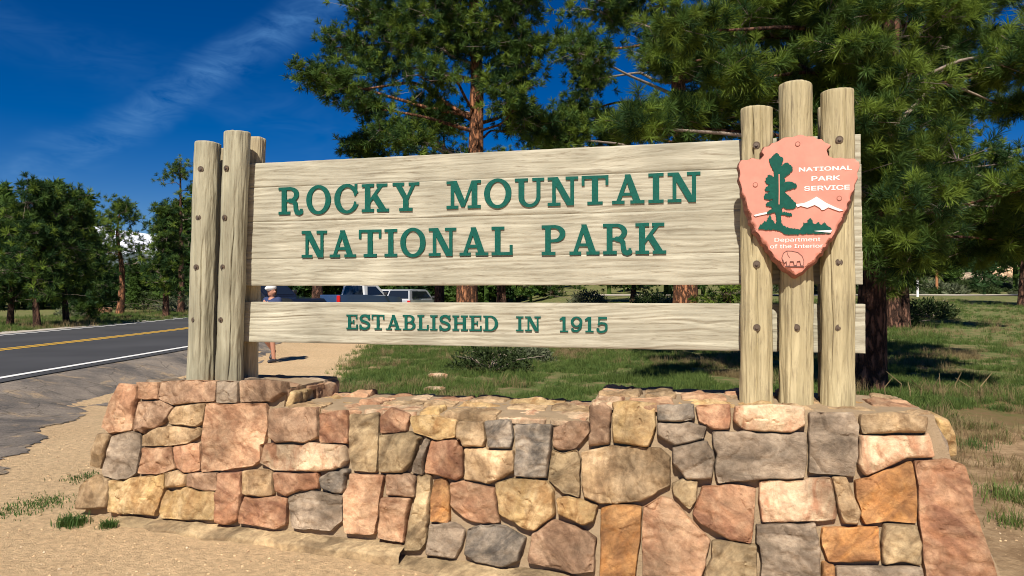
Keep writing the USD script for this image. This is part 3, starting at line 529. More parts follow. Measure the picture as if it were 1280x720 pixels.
# ------------------------------------------------------------------ lettering: slab-serif capitals drawn in a box of height 1
def R(x0, y0, x1, y1): return sbox(min(x0, x1), min(y0, y1), max(x0, x1), max(y0, y1))
def Ln(w, *p): return LineString(p).buffer(w / 2, cap_style=2, join_style=2)
def El(cx, cy, a, b): return affinity.scale(Point(cx, cy).buffer(1, 32), a, b)
def Bowl(x, y0, y1, a, w, t):
    cy, b = (y0 + y1) / 2, (y1 - y0) / 2
    o = unary_union([El(x, cy, a, b).intersection(R(x, y0, x + a, y1))]); i = El(x, cy, a - w, b - t).intersection(R(x - 1, y0, x + a, y1))
    return o.difference(i)
ST, TH, SL = 0.20, 0.125, 0.115
def glyph(ch):
    U = unary_union
    if ch == 'I': return U([R(.14, 0, .14 + ST, 1), R(0, 0, .48, SL), R(0, 1 - SL, .48, 1)]), .48
    if ch == 'L': return U([R(.12, 0, .12 + ST, 1), R(0, 0, .74, SL), R(0, 1 - SL, .45, 1), R(.63, 0, .74, .36)]), .74
    if ch == 'E': return U([R(.12, 0, .12 + ST, 1), R(0, 0, .78, SL), R(0, 1 - SL, .76, 1), R(.67, 0, .78, .34), R(.65, .69, .76, 1), R(.2, .45, .54, .55), R(.46, .36, .54, .64)]), .78
    if ch == 'T': return U([R(.33, 0, .33 + ST, 1), R(.18, 0, .68, SL), R(0, 1 - SL, .86, 1), R(0, .66, .10, 1), R(.76, .66, .86, 1)]), .86
    if ch == 'H': return U([R(.12, 0, .12 + ST, 1), R(.66, 0, .66 + ST, 1), R(.2, .44, .8, .56), *[R(a, b, a + .44, b + SL) for a in (0, .54) for b in (0, 1 - SL)]]), .98
    if ch == 'N': return U([R(.15, 0, .15 + TH, 1), R(.74, 0, .74 + TH, 1), Polygon([(.10, 1), (.34, 1), (.865, 0), (.64, 0)]), R(0, 0, .43, SL), R(0, 1 - SL, .3, 1), R(.59, 1 - SL, 1.0, 1)]), 1.0
    if ch == 'A': return U([Polygon([(.10, 0), (.24, 0), (.53, .86), (.48, 1), (.44, 1)]), Polygon([(.40, 1), (.58, 1), (.93, 0), (.70, 0), (.41, .90)]), R(.25, .27, .74, .38), R(0, 0, .40, SL), R(.57, 0, 1.02, SL)]), 1.02
    if ch == 'K': return U([R(.12, 0, .12 + ST, 1), R(0, 0, .45, SL), R(0, 1 - SL, .45, 1), Polygon([(.25, .40), (.66, .95), (.82, .95), (.25, .24)]), Polygon([(.38, .52), (.54, .66), (.93, .05), (.69, .05)]), R(.54, 1 - SL, .94, 1), R(.56, 0, 1.0, SL)]), 1.0
    if ch == 'Y': return U([R(.38, 0, .38 + ST, .46), R(.24, 0, .72, SL), Polygon([(.08, .95), (.30, .95), (.55, .48), (.50, .38), (.40, .40)]), Polygon([(.70, .95), (.84, .95), (.57, .40), (.46, .42)]), R(0, 1 - SL, .42, 1), R(.58, 1 - SL, .96, 1)]), .96
    if ch == 'M': return U([R(.15, 0, .15 + TH, 1), R(.88, 0, .88 + ST, 1), Polygon([(.12, 1), (.36, 1), (.68, .20), (.58, .06), (.52, .06)]), Polygon([(.88, 1), (1.0, 1), (.64, .06), (.56, .06)]), R(0, 0, .42, SL), R(0, 1 - SL, .3, 1), R(.74, 0, 1.2, SL), R(.9, 1 - SL, 1.2, 1)]), 1.2
    if ch == 'U':
        ring = El(.49, .36, .37, .38).difference(El(.515, .36, .205, .26)).intersection(R(0, -.1, 1, .36))
        return U([ring, R(.12, .35, .12 + ST, 1), R(.72, .35, .86, 1), R(0, 1 - SL, .44, 1), R(.58, 1 - SL, .98, 1)]), .98
    if ch == 'P': return U([R(.12, 0, .12 + ST, 1), R(0, 0, .48, SL), R(0, 1 - SL, .4, 1), R(.2, .42, .45, .53), R(.2, 1 - SL, .45, 1), Bowl(.44, .42, 1, .38, .2, SL)]), .84
    if ch == 'R': return U([R(.12, 0, .12 + ST, 1), R(0, 0, .46, SL), R(0, 1 - SL, .4, 1), R(.2, .45, .46, .55), R(.2, 1 - SL, .45, 1), Bowl(.44, .45, 1, .36, .19, SL),
        LineString([(.46, .50), (.60, .47), (.66, .38), (.675, .2), (.71, .08), (.80, .04), (.88, .08)]).buffer(.085, cap_style=1), R(.84, .06, .93, .20)]), .95
    if ch == 'B': return U([R(.12, 0, .12 + ST, 1), R(0, 0, .5, SL), R(0, 1 - SL, .46, 1), R(.2, .47, .5, .56), Bowl(.44, .47, 1, .34, .19, SL), Bowl(.46, 0, .57, .38, .2, SL)]), .86
    if ch == 'D': return U([R(.12, 0, .12 + ST, 1), R(0, 0, .46, SL), R(0, 1 - SL, .46, 1), Bowl(.42, 0, 1, .50, .2, SL)]), .94
    if ch == 'O': return El(.47, .5, .47, .53).difference(El(.47, .5, .265, .405)), .94
    if ch == 'C':
        r = El(.47, .5, .47, .53).difference(El(.49, .5, .27, .405)).difference(Polygon([(.5, .5), (1.2, .72), (1.2, .26)])).difference(R(.82, .3, 1.1, .7))
        return U([r, R(.76, .64, .86, 1.02)]), .90
    if ch == 'S':
        sp = [(.68, .72), (.60, .87), (.40, .945), (.20, .89), (.115, .74), (.19, .60), (.40, .52), (.58, .43), (.665, .27), (.57, .11), (.37, .055), (.16, .12), (.08, .28)]
        s = spline(np.array(sp), 60)
        return U([LineString(s).buffer(.085, cap_style=2), R(.62, .66, .73, 1.0), R(.02, 0, .13, .35)]), .76
    if ch == '1': return U([R(.2, 0, .2 + ST, 1), R(.04, 0, .56, SL), Polygon([(.2, 1), (.36, 1), (.3, .8), (.02, .74), (.02, .85)])]), .58
    if ch == '9':
        t = spline(np.array([(.63, .64), (.62, .40), (.52, .19), (.36, .08), (.18, .09), (.10, .2)]), 30)
        return U([El(.37, .67, .36, .35).difference(El(.37, .67, .18, .235)), LineString(t).buffer(.075, cap_style=1), Point(.12, .19).buffer(.085)]), .74
    if ch == '5':
        t = spline(np.array([(.16, .52), (.30, .60), (.50, .58), (.62, .44), (.62, .24), (.48, .08), (.28, .05), (.12, .12), (.09, .22)]), 40)
        return U([LineString(t).buffer(.08, cap_style=1), R(.12, .46, .22, 1), R(.12, 1 - .15, .66, 1), Point(.12, .2).buffer(.085)]), .72
def word_spec(word, gap=0.10):
    x, out = 0.0, []
    for ch in word:
        g, w = glyph(ch); out.append((ch, affinity.translate(g, x, 0))); x += w + gap
    return out, x - gap

# ------------------------------------------------------------------ the sign
VP, PT = 4.42, 0.080                                       # front of the boards, their thickness
PR = 0.088
sx_, sy_ = loc_world(0.2, VP)
sign = thing('park_entrance_sign', 'large pale wooden entrance sign with green lettering and log posts on the wall', 'sign', (sx_, sy_, 0.95), -A)
SO = np.array([0.2, VP, 0.95])
def board(u0, u1, z0, z1, v0, thick, seed):
    du, dz = 0.018, 0.0055
    us, zs = np.linspace(u0, u1, int((u1 - u0) / du)), np.linspace(z0, z1, max(6, int((z1 - z0) / dz)))
    U_, Z_ = np.meshgrid(us, zs); n1, n2 = U_.shape
    warp = fbm(np.stack([U_ * 0.9, Z_ * 4, np.full_like(U_, seed)], -1), 3, seed) * 0.5
    kn = np.zeros_like(U_)
    rr = np.random.default_rng(seed)
    for _ in range(4):
        cu, cz = rr.uniform(u0, u1), rr.uniform(z0, z1); e = np.exp(-(((U_ - cu) / 0.10) ** 2 + ((Z_ - cz) / 0.035) ** 2)); kn += e * np.sign(Z_ - cz) * 0.6
    P = np.stack([U_ * 1.0, Z_ * 34 + warp * 9 + kn * 1.2, np.full_like(U_, seed * 3.1)], -1)
    g1 = fbm(P, 3, seed + 1); P2 = P.copy(); P2[..., 0] *= 2.2; P2[..., 1] *= 2.6; g2 = fbm(P2, 2, seed + 2)
    d = (1 - np.abs(2 * g1 - 1)) * 0.0065 + (g2 - 0.5) * 0.007
    e = np.minimum(Z_ - z0, z1 - Z_); e2_ = np.minimum(U_ - u0, u1 - U_)
    d = d + 0.004 * np.exp(-np.minimum(e, e2_) / 0.003)
    F_ = np.c_[U_.ravel(), (v0 + d).ravel(), Z_.ravel()]; B_ = np.c_[U_.ravel(), np.full(U_.size, v0 + thick), Z_.ravel()]
    i, j = np.meshgrid(np.arange(n1 - 1), np.arange(n2 - 1), indexing='ij'); a = i * n2 + j
    q = np.stack([a, a + 1, a + n2 + 1, a + n2], -1).reshape(-1, 4)
    per = np.r_[np.arange(n2), (np.arange(1, n1) * n2 + n2 - 1), ((n1 - 1) * n2 + np.arange(n2 - 2, -1, -1)), (np.arange(n1 - 2, 0, -1) * n2)]
    nxt = np.roll(per, -1); N = U_.size
    c4_ = [0, n2 - 1, N - 1, N - n2]
    side = np.c_[per, per + N, nxt + N, nxt]
    back = np.array([[N + c4_[0], N + c4_[3], N + c4_[2], N + c4_[1]]])
    return np.vstack([F_, B_]) - SO, np.vstack([q, side, back])
uA = on_plane(300, 300, VP)[0]; uZ = on_plane(1079, 300, VP)[0]
zt = np.mean([on_plane(330, 203, VP)[1], on_plane(900, 175.5, VP)[1]]); zb = np.mean([on_plane(330, 357, VP)[1], on_plane(900, 356, VP)[1]])
lt = np.mean([on_plane(330, 377, VP)[1], on_plane(900, 380, VP)[1]]); lb = np.mean([on_plane(330, 428.5, VP)[1], on_plane(900, 437.5, VP)[1]])
seams = [zb, zb + (zt - zb) * 0.22, zb + (zt - zb) * 0.52, zb + (zt - zb) * 0.80, zt]
for k in range(4):
    obj('plank', board(uA + 0.004 * (k % 2), uZ - 0.003 * k, seams[k] + (0.0004 if k else 0), seams[k + 1] - (0.0004 if k < 3 else 0), VP, PT - 0.003 * (k % 2), 11 + k), wood_panel if k % 2 else wood_panel_b, sign, smooth=40)
obj('plank', board(uA - 0.02, uZ + 0.012, lb, lt, VP, PT, 19), wood_panel_b, sign, label='long lower board reading ESTABLISHED IN 1915', smooth=40)

def letters(word, x0, x1, yb0, yb1, yt0, yt1, gap):
    """Sets a word between two pixel columns on the boards, with its base and top lines as the photograph has them."""
    spec, w = word_spec(word, gap)
    ua, ub = on_plane(x0, yb0, VP)[0], on_plane(x1, yb1, VP)[0]
    z0 = (on_plane(x0, yb0, VP)[1] + on_plane(x1, yb1, VP)[1]) / 2; z1 = (on_plane(x0, yt0, VP)[1] + on_plane(x1, yt1, VP)[1]) / 2
    sx, sz = (ub - ua) / w, z1 - z0
    for ch, g in spec:
        g = affinity.affine_transform(g, [sx, 0, 0, sz, ua, z0]).buffer(-0.0006)
        m = extrude(g, 0.010); v = np.array(m.vertices)
        obj('letter', (np.c_[v[:, 0], VP + 0.007 - v[:, 2], v[:, 1]] - SO, np.array(m.faces)), letter_green, sign, label=f'green carved letter {ch}' if ch.isalpha() else f'green carved numeral {ch}')
letters('ROCKY', 348, 524, 268, 264, 233.5, 228, 0.13)
letters('MOUNTAIN', 558, 876, 260.5, 253, 226, 214.5, 0.11)
letters('NATIONAL', 377, 641, 322, 319.5, 288.5, 283, 0.11)
letters('PARK', 677, 833, 319.5, 317, 281.5, 278, 0.11)
letters('ESTABLISHED', 433, 623, 412.5, 413.5, 393, 394.5, 0.09)
letters('IN', 645, 676, 414, 414.5, 395, 395.5, 0.10)
letters('1915', 699, 760, 415, 416, 395.5, 396.5, 0.12)

def post(u_b, u_t, v, z0, z1, look, seed, cracks=(), r=PR, flat=0.0):
    n, rows = 160, 100; th = np.linspace(0, 2 * PI, n, endpoint=False); rr = np.random.default_rng(seed)
    V = []
    zs = np.r_[np.linspace(z0, z1 - 0.012, rows), z1 - 0.004, z1]
    ph = rr.uniform(0, 6.28); facets = rr.uniform(0, 2 * PI, 7)
    for k, z in enumerate(zs):
        f = (z - z0) / (z1 - z0); uc = u_b + (u_t - u_b) * f
        rad = r * (1.03 - 0.06 * f) * np.ones(n)
        for fa in facets:                                  # hewn flats down its length
            c = np.cos(th - fa - 0.10 * math.sin(2.2 * z + fa)); rad = np.minimum(rad, r * 0.955 / np.maximum(c, 0.3))
        P = np.c_[np.cos(th) * 2.2, np.sin(th) * 2.2, np.full(n, z * 3.0)]
        rad = rad + (fbm(P, 4, seed) - 0.5) * 0.018 + (fbm(P * [2.2, 2.2, 2.5], 3, seed + 9) - 0.5) * 0.008 + (fbm(P * [5, 5, 0.6], 2, seed + 3) - 0.5) * 0.005
        for (ang, wd, dp, za, zb_) in cracks:
            if za <= f <= zb_:
                a = ang + 0.05 * math.sin(z * 7 + ang) + 0.02 * math.sin(z * 23)
                dth = np.angle(np.exp(1j * (th - a))); rad = rad - dp * np.exp(-(dth / wd) ** 2) * min(1, (f - za) * 8 + .3, (zb_ - f) * 8 + .3)
        if k >= rows: rad = rad - (0.003 if k == rows else 0.010)
        V.append(np.c_[uc + rad * np.cos(th), v + rad * np.sin(th), np.full(n, z) + (0.004 * np.sin(th + ph) if k >= rows else 0)])
    V = np.vstack(V); m = len(zs); i, j = np.meshgrid(np.arange(m - 1), np.arange(n), indexing='ij')
    q = np.stack([i * n + j, i * n + (j + 1) % n, (i + 1) * n + (j + 1) % n, (i + 1) * n + j], -1).reshape(-1, 4)
    f = np.vstack([q[:, [0, 1, 2]], q[:, [0, 2, 3]]]); k = len(V); V = np.vstack([V, [[u_t, v, z1 + 0.002]], [[u_b, v, z0]]]); jj = np.arange(n); L = (m - 1) * n
    f = np.vstack([f, np.c_[np.full(n, k), L + jj, L + (jj + 1) % n], np.c_[np.full(n, k + 1), (jj + 1) % n, jj]])
    return V - SO, f
VC = VP - PR + 0.004; VRR = VP + PT + 0.058
def bolt_on(prim, px, py, ub, ut, z0, z1):
    u, z = on_plane(px, py, vf); uc = ub + (ut - ub) * (z - z0) / (z1 - z0); o = np.clip(u - uc, -.06, .06); u = uc + o
    nrm = np.array([o, -math.sqrt((PR * .96) ** 2 - o * o), 0]) / (PR * .96); side = np.array([-nrm[1], nrm[0], 0]); C0 = np.array([uc, VC, z]) + nrm * PR * .95
    w = trimesh.creation.cylinder(0.0125, 0.012, sections=20); hd = trimesh.creation.cylinder(0.0085, 0.016, sections=6); ho = trimesh.creation.annulus(0.012, 0.020, 0.012, sections=24)
    for nm, m, d, look in (('bolt_recess', ho, 0.0, bolt_hole), ('washer', w, 0.001, bolt_metal), ('bolt_head', hd, 0.006, bolt_metal)):
        V = np.array(m.vertices); obj(nm, (C0 + V[:, :1] * side + V[:, 1:2] * np.array([0, 0, 1.0]) + (V[:, 2:] + d) * nrm - SO, np.array(m.faces)), look, prim)
FRONT = -PI / 2
fronts = [  # bottom px (x, y), top px (x, y), bolts, cracks, label
  ((251.5, 473), (259, 178), [(250, 211), (247.5, 272), (245, 334), (242.5, 400)], [(FRONT + .5, .045, .012, .1, .6), (FRONT - .2, .04, .008, .5, 1.0)], 'outer left log post, the shorter of the left pair'),
  ((286, 474), (296, 164.5), [(282, 210), (280, 272), (278, 334), (275.5, 400)], [(FRONT - .3, .04, .010, .3, .9), (FRONT + .6, .04, .012, .0, .7)], 'inner left log post, the taller of the left pair'),
  ((946, 499), (946.5, 135), [(946, 181), (946, 330), (946, 409.5)], [(FRONT - .38, .05, .026, .5, 1.0), (FRONT + .25, .045, .018, .7, 1.0), (FRONT - .1, .05, .010, .0, .5)], 'split left log post of the right-hand three'),
  ((995, 500), (995.5, 104.5), [(995.5, 409.5)], [(FRONT + .7, .045, .014, .3, .9), (FRONT - .5, .04, .008, .0, .4)], 'tallest log post, the middle of the right-hand three'),
  ((1047.5, 502), (1047, 113), [(1050, 174), (1049, 328), (1049, 410)], [(FRONT - .6, .045, .012, .1, .8), (FRONT + .3, .04, .008, .5, 1.0)], 'right log post of the right-hand three')]
vf = VC - PR
rear_top = [188, 174, 190, 124, 133]
for k, (b, t, bolts, cr, lab) in enumerate(fronts):
    ub, z0 = on_plane(b[0], b[1], VC); ut, z1 = on_plane(t[0], t[1], VC)
    pr = obj('post', post(ub, ut, VC, 0.955, z1, wood_post, 40 + k, cr), wood_grey if k < 2 else wood_post, sign, label=lab, smooth=35)
    for px, py in bolts: bolt_on(pr, px, py, ub, ut, z0, z1)
    zr = on_plane(t[0], rear_top[k], VRR)[1]
    obj('rear_post', post(ub, ut, VRR, 0.955, zr, wood_rear, 60 + k, (), r=0.066), wood_rear, sign, smooth=35)

# the arrowhead plaque
VA, AT = VC - PR + 0.012, 0.075
VF = VA - AT
def ar(*p): return [on_plane(910 + x / 3.428, 150 + y / 3.428, VF) for x, y in p]
outline = Polygon(ar((150,150),(136,132),(148,114),(190,92),(240,70),(300,57),(350,57),(402,72),(440,93),(452,106),(432,126),(440,146),(462,154),(505,155),(550,160),(573,170),(571,212),(561,262),(547,312),(530,372),(505,432),(475,492),(432,552),(387,610),(340,652),(295,684),(250,657),(200,612),(155,555),(106,482),(75,402),(54,322),(44,252),(41,180),(60,166),(100,156),(138,161)))
ring = resample(np.array(outline.buffer(-0.004).buffer(0.004).exterior.coords), 0.004); cen = ring.mean(0)
dn = ring - cen; dn /= np.linalg.norm(dn, axis=1, keepdims=True); s = np.arange(len(ring)) * 0.004
sc = -np.abs(np.sin(s / 0.034 * PI / 2 + 4 * fbm(np.c_[s * 7, s * 0, s * 0], 2, 4))) ** 1.5 * 0.007 + 0.005 + (fbm(np.c_[s * 25, s * 0, s * 0], 3, 6) - .5) * 0.008
outline = clean(Polygon(ring + dn * (sc - 0.005)[:, None]))
ZSH = on_plane(1000, 225, VF)[1]
def rim_w(P): return 0.007 + 0.013 * smooth01((ZSH - P[:, 1]) / 0.16)
def ah(P, d):
    chip = rim_w(P) * (0.7 + 0.7 * fbm(np.c_[P * 24, P[:, :1] * 0], 3, 77))
    t = np.clip(d / chip, 0, 1); return AT * (0.42 + 0.58 * t ** 0.8) + (fbm(np.c_[P[:, :1] * 40, P[:, 1:] * 9, P[:, :1] * 0], 3, 78) - 0.5) * 0.0022 * t
V, Fc, nt, d = relief(outline, 0.007, ah, 0.0, rings=(0.5, 1.1, 1.8, 2.6), edge=0.004)
VW = np.c_[V[:, 0], VA - V[:, 2], V[:, 1]] - SO
plaque = thing_p = UsdGeom.Xform.Define(stage, sign.GetPath().pathString + '/arrowhead_plaque').GetPrim()
dd = np.r_[d, np.full(len(V) - len(d), 0.0)]
isrim = (dd[Fc].mean(1) < rim_w(V[Fc].mean(1)) * (0.55 + 0.7 * fbm(np.c_[V[Fc].mean(1)[:, :2] * 26, np.zeros(len(Fc))], 2, 79)))
for nm, msk, look in (('face', ~isrim, coral), ('chipped_rim', isrim, rim_look)):
    f = Fc[msk]; used = np.unique(f); mp = np.zeros(len(V), int); mp[used] = np.arange(len(used))
    obj(nm, (VW[used], mp[f]), look, plaque, smooth=30)
def art(name, shape, look, depth=0.005, label=None):
    m = extrude(shape, depth + 0.004); v = np.array(m.vertices)
    obj(name, (np.c_[v[:, 0], VF + 0.003 - v[:, 2], v[:, 1]] - SO, np.array(m.faces)), look, plaque, label=label)
def a6(*p): return [((920 + x / 4.233 - 910) * 3.428, (180 + y / 4.233 - 150) * 3.428) for x, y in p]
tree_art = Polygon(ar(*a6((118,440),(138,425),(150,408),(160,412),(172,392),(178,375),(186,385),(190,402),(200,404),(206,420),(212,422),(214,380),(205,362),(190,368),(170,372),(160,364),(172,352),(196,340),(182,330),(158,328),(165,310),(190,300),(196,292),(172,296),(150,290),(148,276),(160,262),(182,250),(160,250),(152,240),(158,226),(180,218),(160,210),(156,196),(162,176),(176,160),(188,166),(200,176),(205,160),(198,140),(188,120),(178,100),(176,80),(196,64),(210,48),(224,50),(232,64),(246,70),(252,88),(244,104),(238,118),(256,104),(272,96),(288,112),(300,122),(296,146),(282,160),(268,170),(254,182),(262,192),(256,204),(280,198),(300,202),(316,210),(326,222),(318,234),(296,238),(270,246),(256,256),(272,268),(290,284),(306,302),(318,316),(316,336),(296,346),(270,344),(250,336),(240,344),(246,362),(268,362),(292,366),(298,374),(290,382),(268,380),(242,372),(238,392),(242,418),(254,434),(280,444),(304,446))
    , (310,470),(318,459),(325,438),(332,444),(338,440),(346,424),(355,417),(360,430),(364,442),(376,446),(386,436),(392,442),(398,450),(408,442),(415,437),(424,455),(436,456),(446,470),(440,486),(330,489),(250,492),(214,472),(130,469))).buffer(0)
tr_ = resample(np.array(clean(tree_art).exterior.coords), 0.0045); tr_ = tr_ + np.random.default_rng(3).normal(0, 0.0017, tr_.shape); tree_art = Polygon(tr_).buffer(0)
art('conifer_emblem', tree_art, plaque_green)
art('trunk_highlight', Polygon(ar((217,232),(222,232),(223,300),(221,362),(217,362),(218,300))), coral, 0.007)
art('mountain_emblem', Polygon(ar((290,362),(330,355),(352,345),(380,329),(402,343),(420,355),(460,374),(495,388),(478,391),(430,374),(414,384),(402,386),(394,376),(372,364),(340,376),(312,368),(298,374))).buffer(0), plaque_white)
art('snow_stroke', Polygon(ar((110,408),(140,400),(168,395),(168,402),(140,408),(118,413))), plaque_white)
art('lake_stroke', Polygon(ar((368,476),(446,471),(440,483),(400,480))), plaque_white, 0.008)
bis = LineString(ar((236,607),(231,590),(238,570),(252,561),(275,562),(300,568),(318,584),(325,604),(322,624),(312,624),(308,604),(296,606),(294,622),(284,624),(280,606),(266,606),(264,624),(252,626),(250,606),(240,614),(236,600)))
art('bison_fill', clean(Polygon(bis.coords).buffer(0.0005)), plain('plaque_bison_fill', (0.62, 0.27, 0.20), .75), 0.003)
art('bison_emblem', unary_union([bis.buffer(0.0013), LineString(ar((246, 628), (325, 628))).buffer(0.0022), LineString(ar((252,562),(256,578),(264,590))).buffer(0.0011)]), plaque_dark)
for kx, ky in ((300, 102), (118, 277), (478, 335)):
    (u, z), = ar((kx, ky)); art('plug', Point(u, z).buffer(0.013).difference(Point(u, z).buffer(0.0105)), rim_look, 0.002)
    art('plug', Point(u, z).buffer(0.0102), coral, 0.0015)
from functools import lru_cache
def sans(text, xc, yc, w, h, look=plaque_white, bold=True):
    m = meshkit.text_mesh(text, 1.0, 1.0, bold); v = np.array(m.vertices); x0, x1 = v[:, 0].min(), v[:, 0].max()
    (ua, za), (ub, _), (_, zc) = ar((xc - w / 2, yc + h / 2), (xc + w / 2, yc + h / 2), (xc, yc - h / 2))
    U_ = ua + (v[:, 0] - x0) / (x1 - x0) * (ub - ua); Z_ = za + v[:, 1] * (zc - za)
    obj('lettering', (np.c_[U_, VF + 0.003 - v[:, 2] * 0.0045, Z_] - SO, np.array(m.faces)), look, plaque, label=f'white lettering {text}')
sans('NATIONAL', 419, 210, 228, 21); sans('PARK', 420, 250, 122, 21); sans('SERVICE', 425, 292, 196, 22)
sans('Department', 298, 513, 196, 18, bold=False); sans('of the Interior', 294, 541, 226, 18, bold=False)

# ------------------------------------------------------------------ trees
def tuft_mesh(n, L, w, seed, core=0.10, wide=1.25):
    """A bottlebrush spray of needles round +z."""
    r = np.random.default_rng(seed)
    th = np.radians(12) + r.beta(1.6, 1.5, n) * wide; ph = r.uniform(0, 2 * PI, n)
    d = np.c_[np.sin(th) * np.cos(ph), np.sin(th) * np.sin(ph), np.cos(th)]
    b = np.c_[np.zeros(n), np.zeros(n), r.uniform(-core, core * .4, n)]
    side = np.cross(d, r.normal(size=(n, 3))); side /= np.linalg.norm(side, axis=1, keepdims=True)
    l = L * r.uniform(.75, 1.15, n)[:, None]
    mid = b + d * l * .55; tip = b + d * l - np.c_[np.zeros(n), np.zeros(n), 0.10 * l[:, 0]]
    V = np.stack([b + side * w * .3, b - side * w * .3, mid + side * w * .5, mid - side * w * .5, tip], 1).reshape(-1, 3)
    k = np.arange(n)[:, None] * 5
    return V, np.vstack([k + [0, 1, 3], k + [0, 3, 2], k + [2, 3, 4]])
def tuft_protos(n, L, w, seed, tips=True):
    out = [('needle_spray', tuft_mesh(n, L, w, seed), needle_a), ('needle_spray', tuft_mesh(n, L, w, seed + 1), needle_b), ('needle_spray', tuft_mesh(n, L, w, seed + 2), needle_c)]
    return out
def trunk_mesh(path, r0, r1, seed, n=20, flare=0.35):
    p = spline(path, 40); rad = np.linspace(r0, r1, 40) * (1 + flare * np.exp(-np.arange(40) / 2.0))
    V, f = tube(p, rad, n)
    c = np.repeat(p, n, 0); k = len(c)
    dv = V[:k] - c; V[:k] = c + dv * (1 + (fbm(V[:k] * [5, 5, 1.6], 4, seed) - .5) * 0.30)[:, None]
    return V, f
def pine(name, label, trunk_pts, r0, r1, lobes, bark, sprays, spray_scale=1.0, per_clump=10, seed=0, group=None, mix=(.40, .40, .20), rc=0.34, limb_from=0.2, limb_r=0.05, dens=1.0, bare=0.0):
    """lobes: (centre, radius, number of clumps). Limbs leave the trunk for each lobe, twigs leave the limb for each clump of needle sprays."""
    r = np.random.default_rng(seed); tp = spline(trunk_pts, 60); base = tp[0].copy()
    t = thing(name, label, 'tree', base, 0, group)
    obj('trunk', (trunk_mesh(np.asarray(trunk_pts) - base, r0, r1, seed)), bark, t, smooth=True)
    twigs, pos, dirs = [], [], []
    for c, rad, nc in lobes:
        c = np.asarray(c, float); rad = np.broadcast_to(np.asarray(rad, float), (3,))
        hd = np.linalg.norm(tp[:, :2] - c[:2], axis=1)
        k = int(np.argmin(np.abs(tp[:, 2] - (c[2] - limb_from * hd)))); a = tp[k]
        dist = np.linalg.norm(c - a)
        mid = a + (c - a) * .5 + np.array([0, 0, 0.10 * dist]) + r.normal(0, .06, 3) * dist
        out = c - a; out[2] *= .3; out /= np.linalg.norm(out) + 1e-9
        limb = spline([a, a + (mid - a) * .5 + r.normal(0, .03, 3) * dist, mid, c, c + out * rad.mean() * .7], 14)
        lr = limb_r * min(1.6, .5 + dist / 4)
        obj('limb', tuple(np.array(x) if q else np.array(x) - base for q, x in enumerate(tube(limb, np.linspace(lr, lr * .25, 14), 7))), bark_grey if r.random() < .5 else bark, t, smooth=True)
        for _ in range(max(2, int(nc * dens))):
            d = r.normal(size=3); d /= np.linalg.norm(d); d[2] = abs(d[2]) * 1.0 if r.random() < .62 else d[2]
            pc = c + d * rad * r.uniform(.25, 1.0) ** .6
            q = limb[np.argmin(np.linalg.norm(limb - pc, axis=1))]
            L = np.linalg.norm(pc - q)
            m = (q + pc) / 2 + r.normal(0, .10, 3) * L - np.array([0, 0, .08 * L])
            tw = spline([q, m, pc], 5); twigs.append(tube(tw, np.linspace(.018, .006, 5) * (limb_r / .05), 4, False))
            o = pc - q; o /= np.linalg.norm(o) + 1e-9
            if r.random() < bare: continue
            m_ = int(per_clump * r.uniform(.7, 1.3))
            off = r.normal(0, 1, (m_, 3)) * rc * np.array([1, 1, .6])
            P = pc + off; D = off / rc * .55 + o * .55 + np.array([0, 0, .45]) + r.normal(0, .35, (m_, 3))
            pos.append(P); dirs.append(D)
            for kk in range(0, m_, 2): twigs.append(tube(np.array([pc - o * .1, P[kk]]), [.006, .004], 3, False))
    P, D = np.vstack(pos) - base, np.vstack(dirs); n = len(P)
    v, f = join(twigs); obj('twigs', (v - base, f), bark_grey, t, kind='stuff')
    instancer('crown', t, sprays, P, quat_to(D, r.uniform(0, 2 * PI, n)), spray_scale * r.uniform(.75, 1.2, n), r.choice(3, n, p=mix))
    return t
def lobes_at(spec, Y, seed, spread, dens=1.0, power=2.0, yd=None):
    """(px, py, radius in px) -> world lobes round depth Y."""
    r = np.random.default_rng(seed); out = []
    for px, py, rp in spec:
        y = Y + r.uniform(-spread, spread); R_ = rp / F * y
        out.append((W(px, py, y), (R_, R_, R_ * .8), max(4, int(dens * (R_ * 10) ** power / 10))))
    return out
near_spray = tuft_protos(72, 0.18, 0.0075, 1)
mid_spray = tuft_protos(40, 0.21, 0.017, 11)
far_spray = tuft_protos(36, 0.26, 0.020, 21)
def gz(px, Y): return float(zg((px - 640) / F * Y, Y))
def base_at(px, Y): return np.array([(px - 640) / F * Y, Y, gz(px, Y) - 0.15])

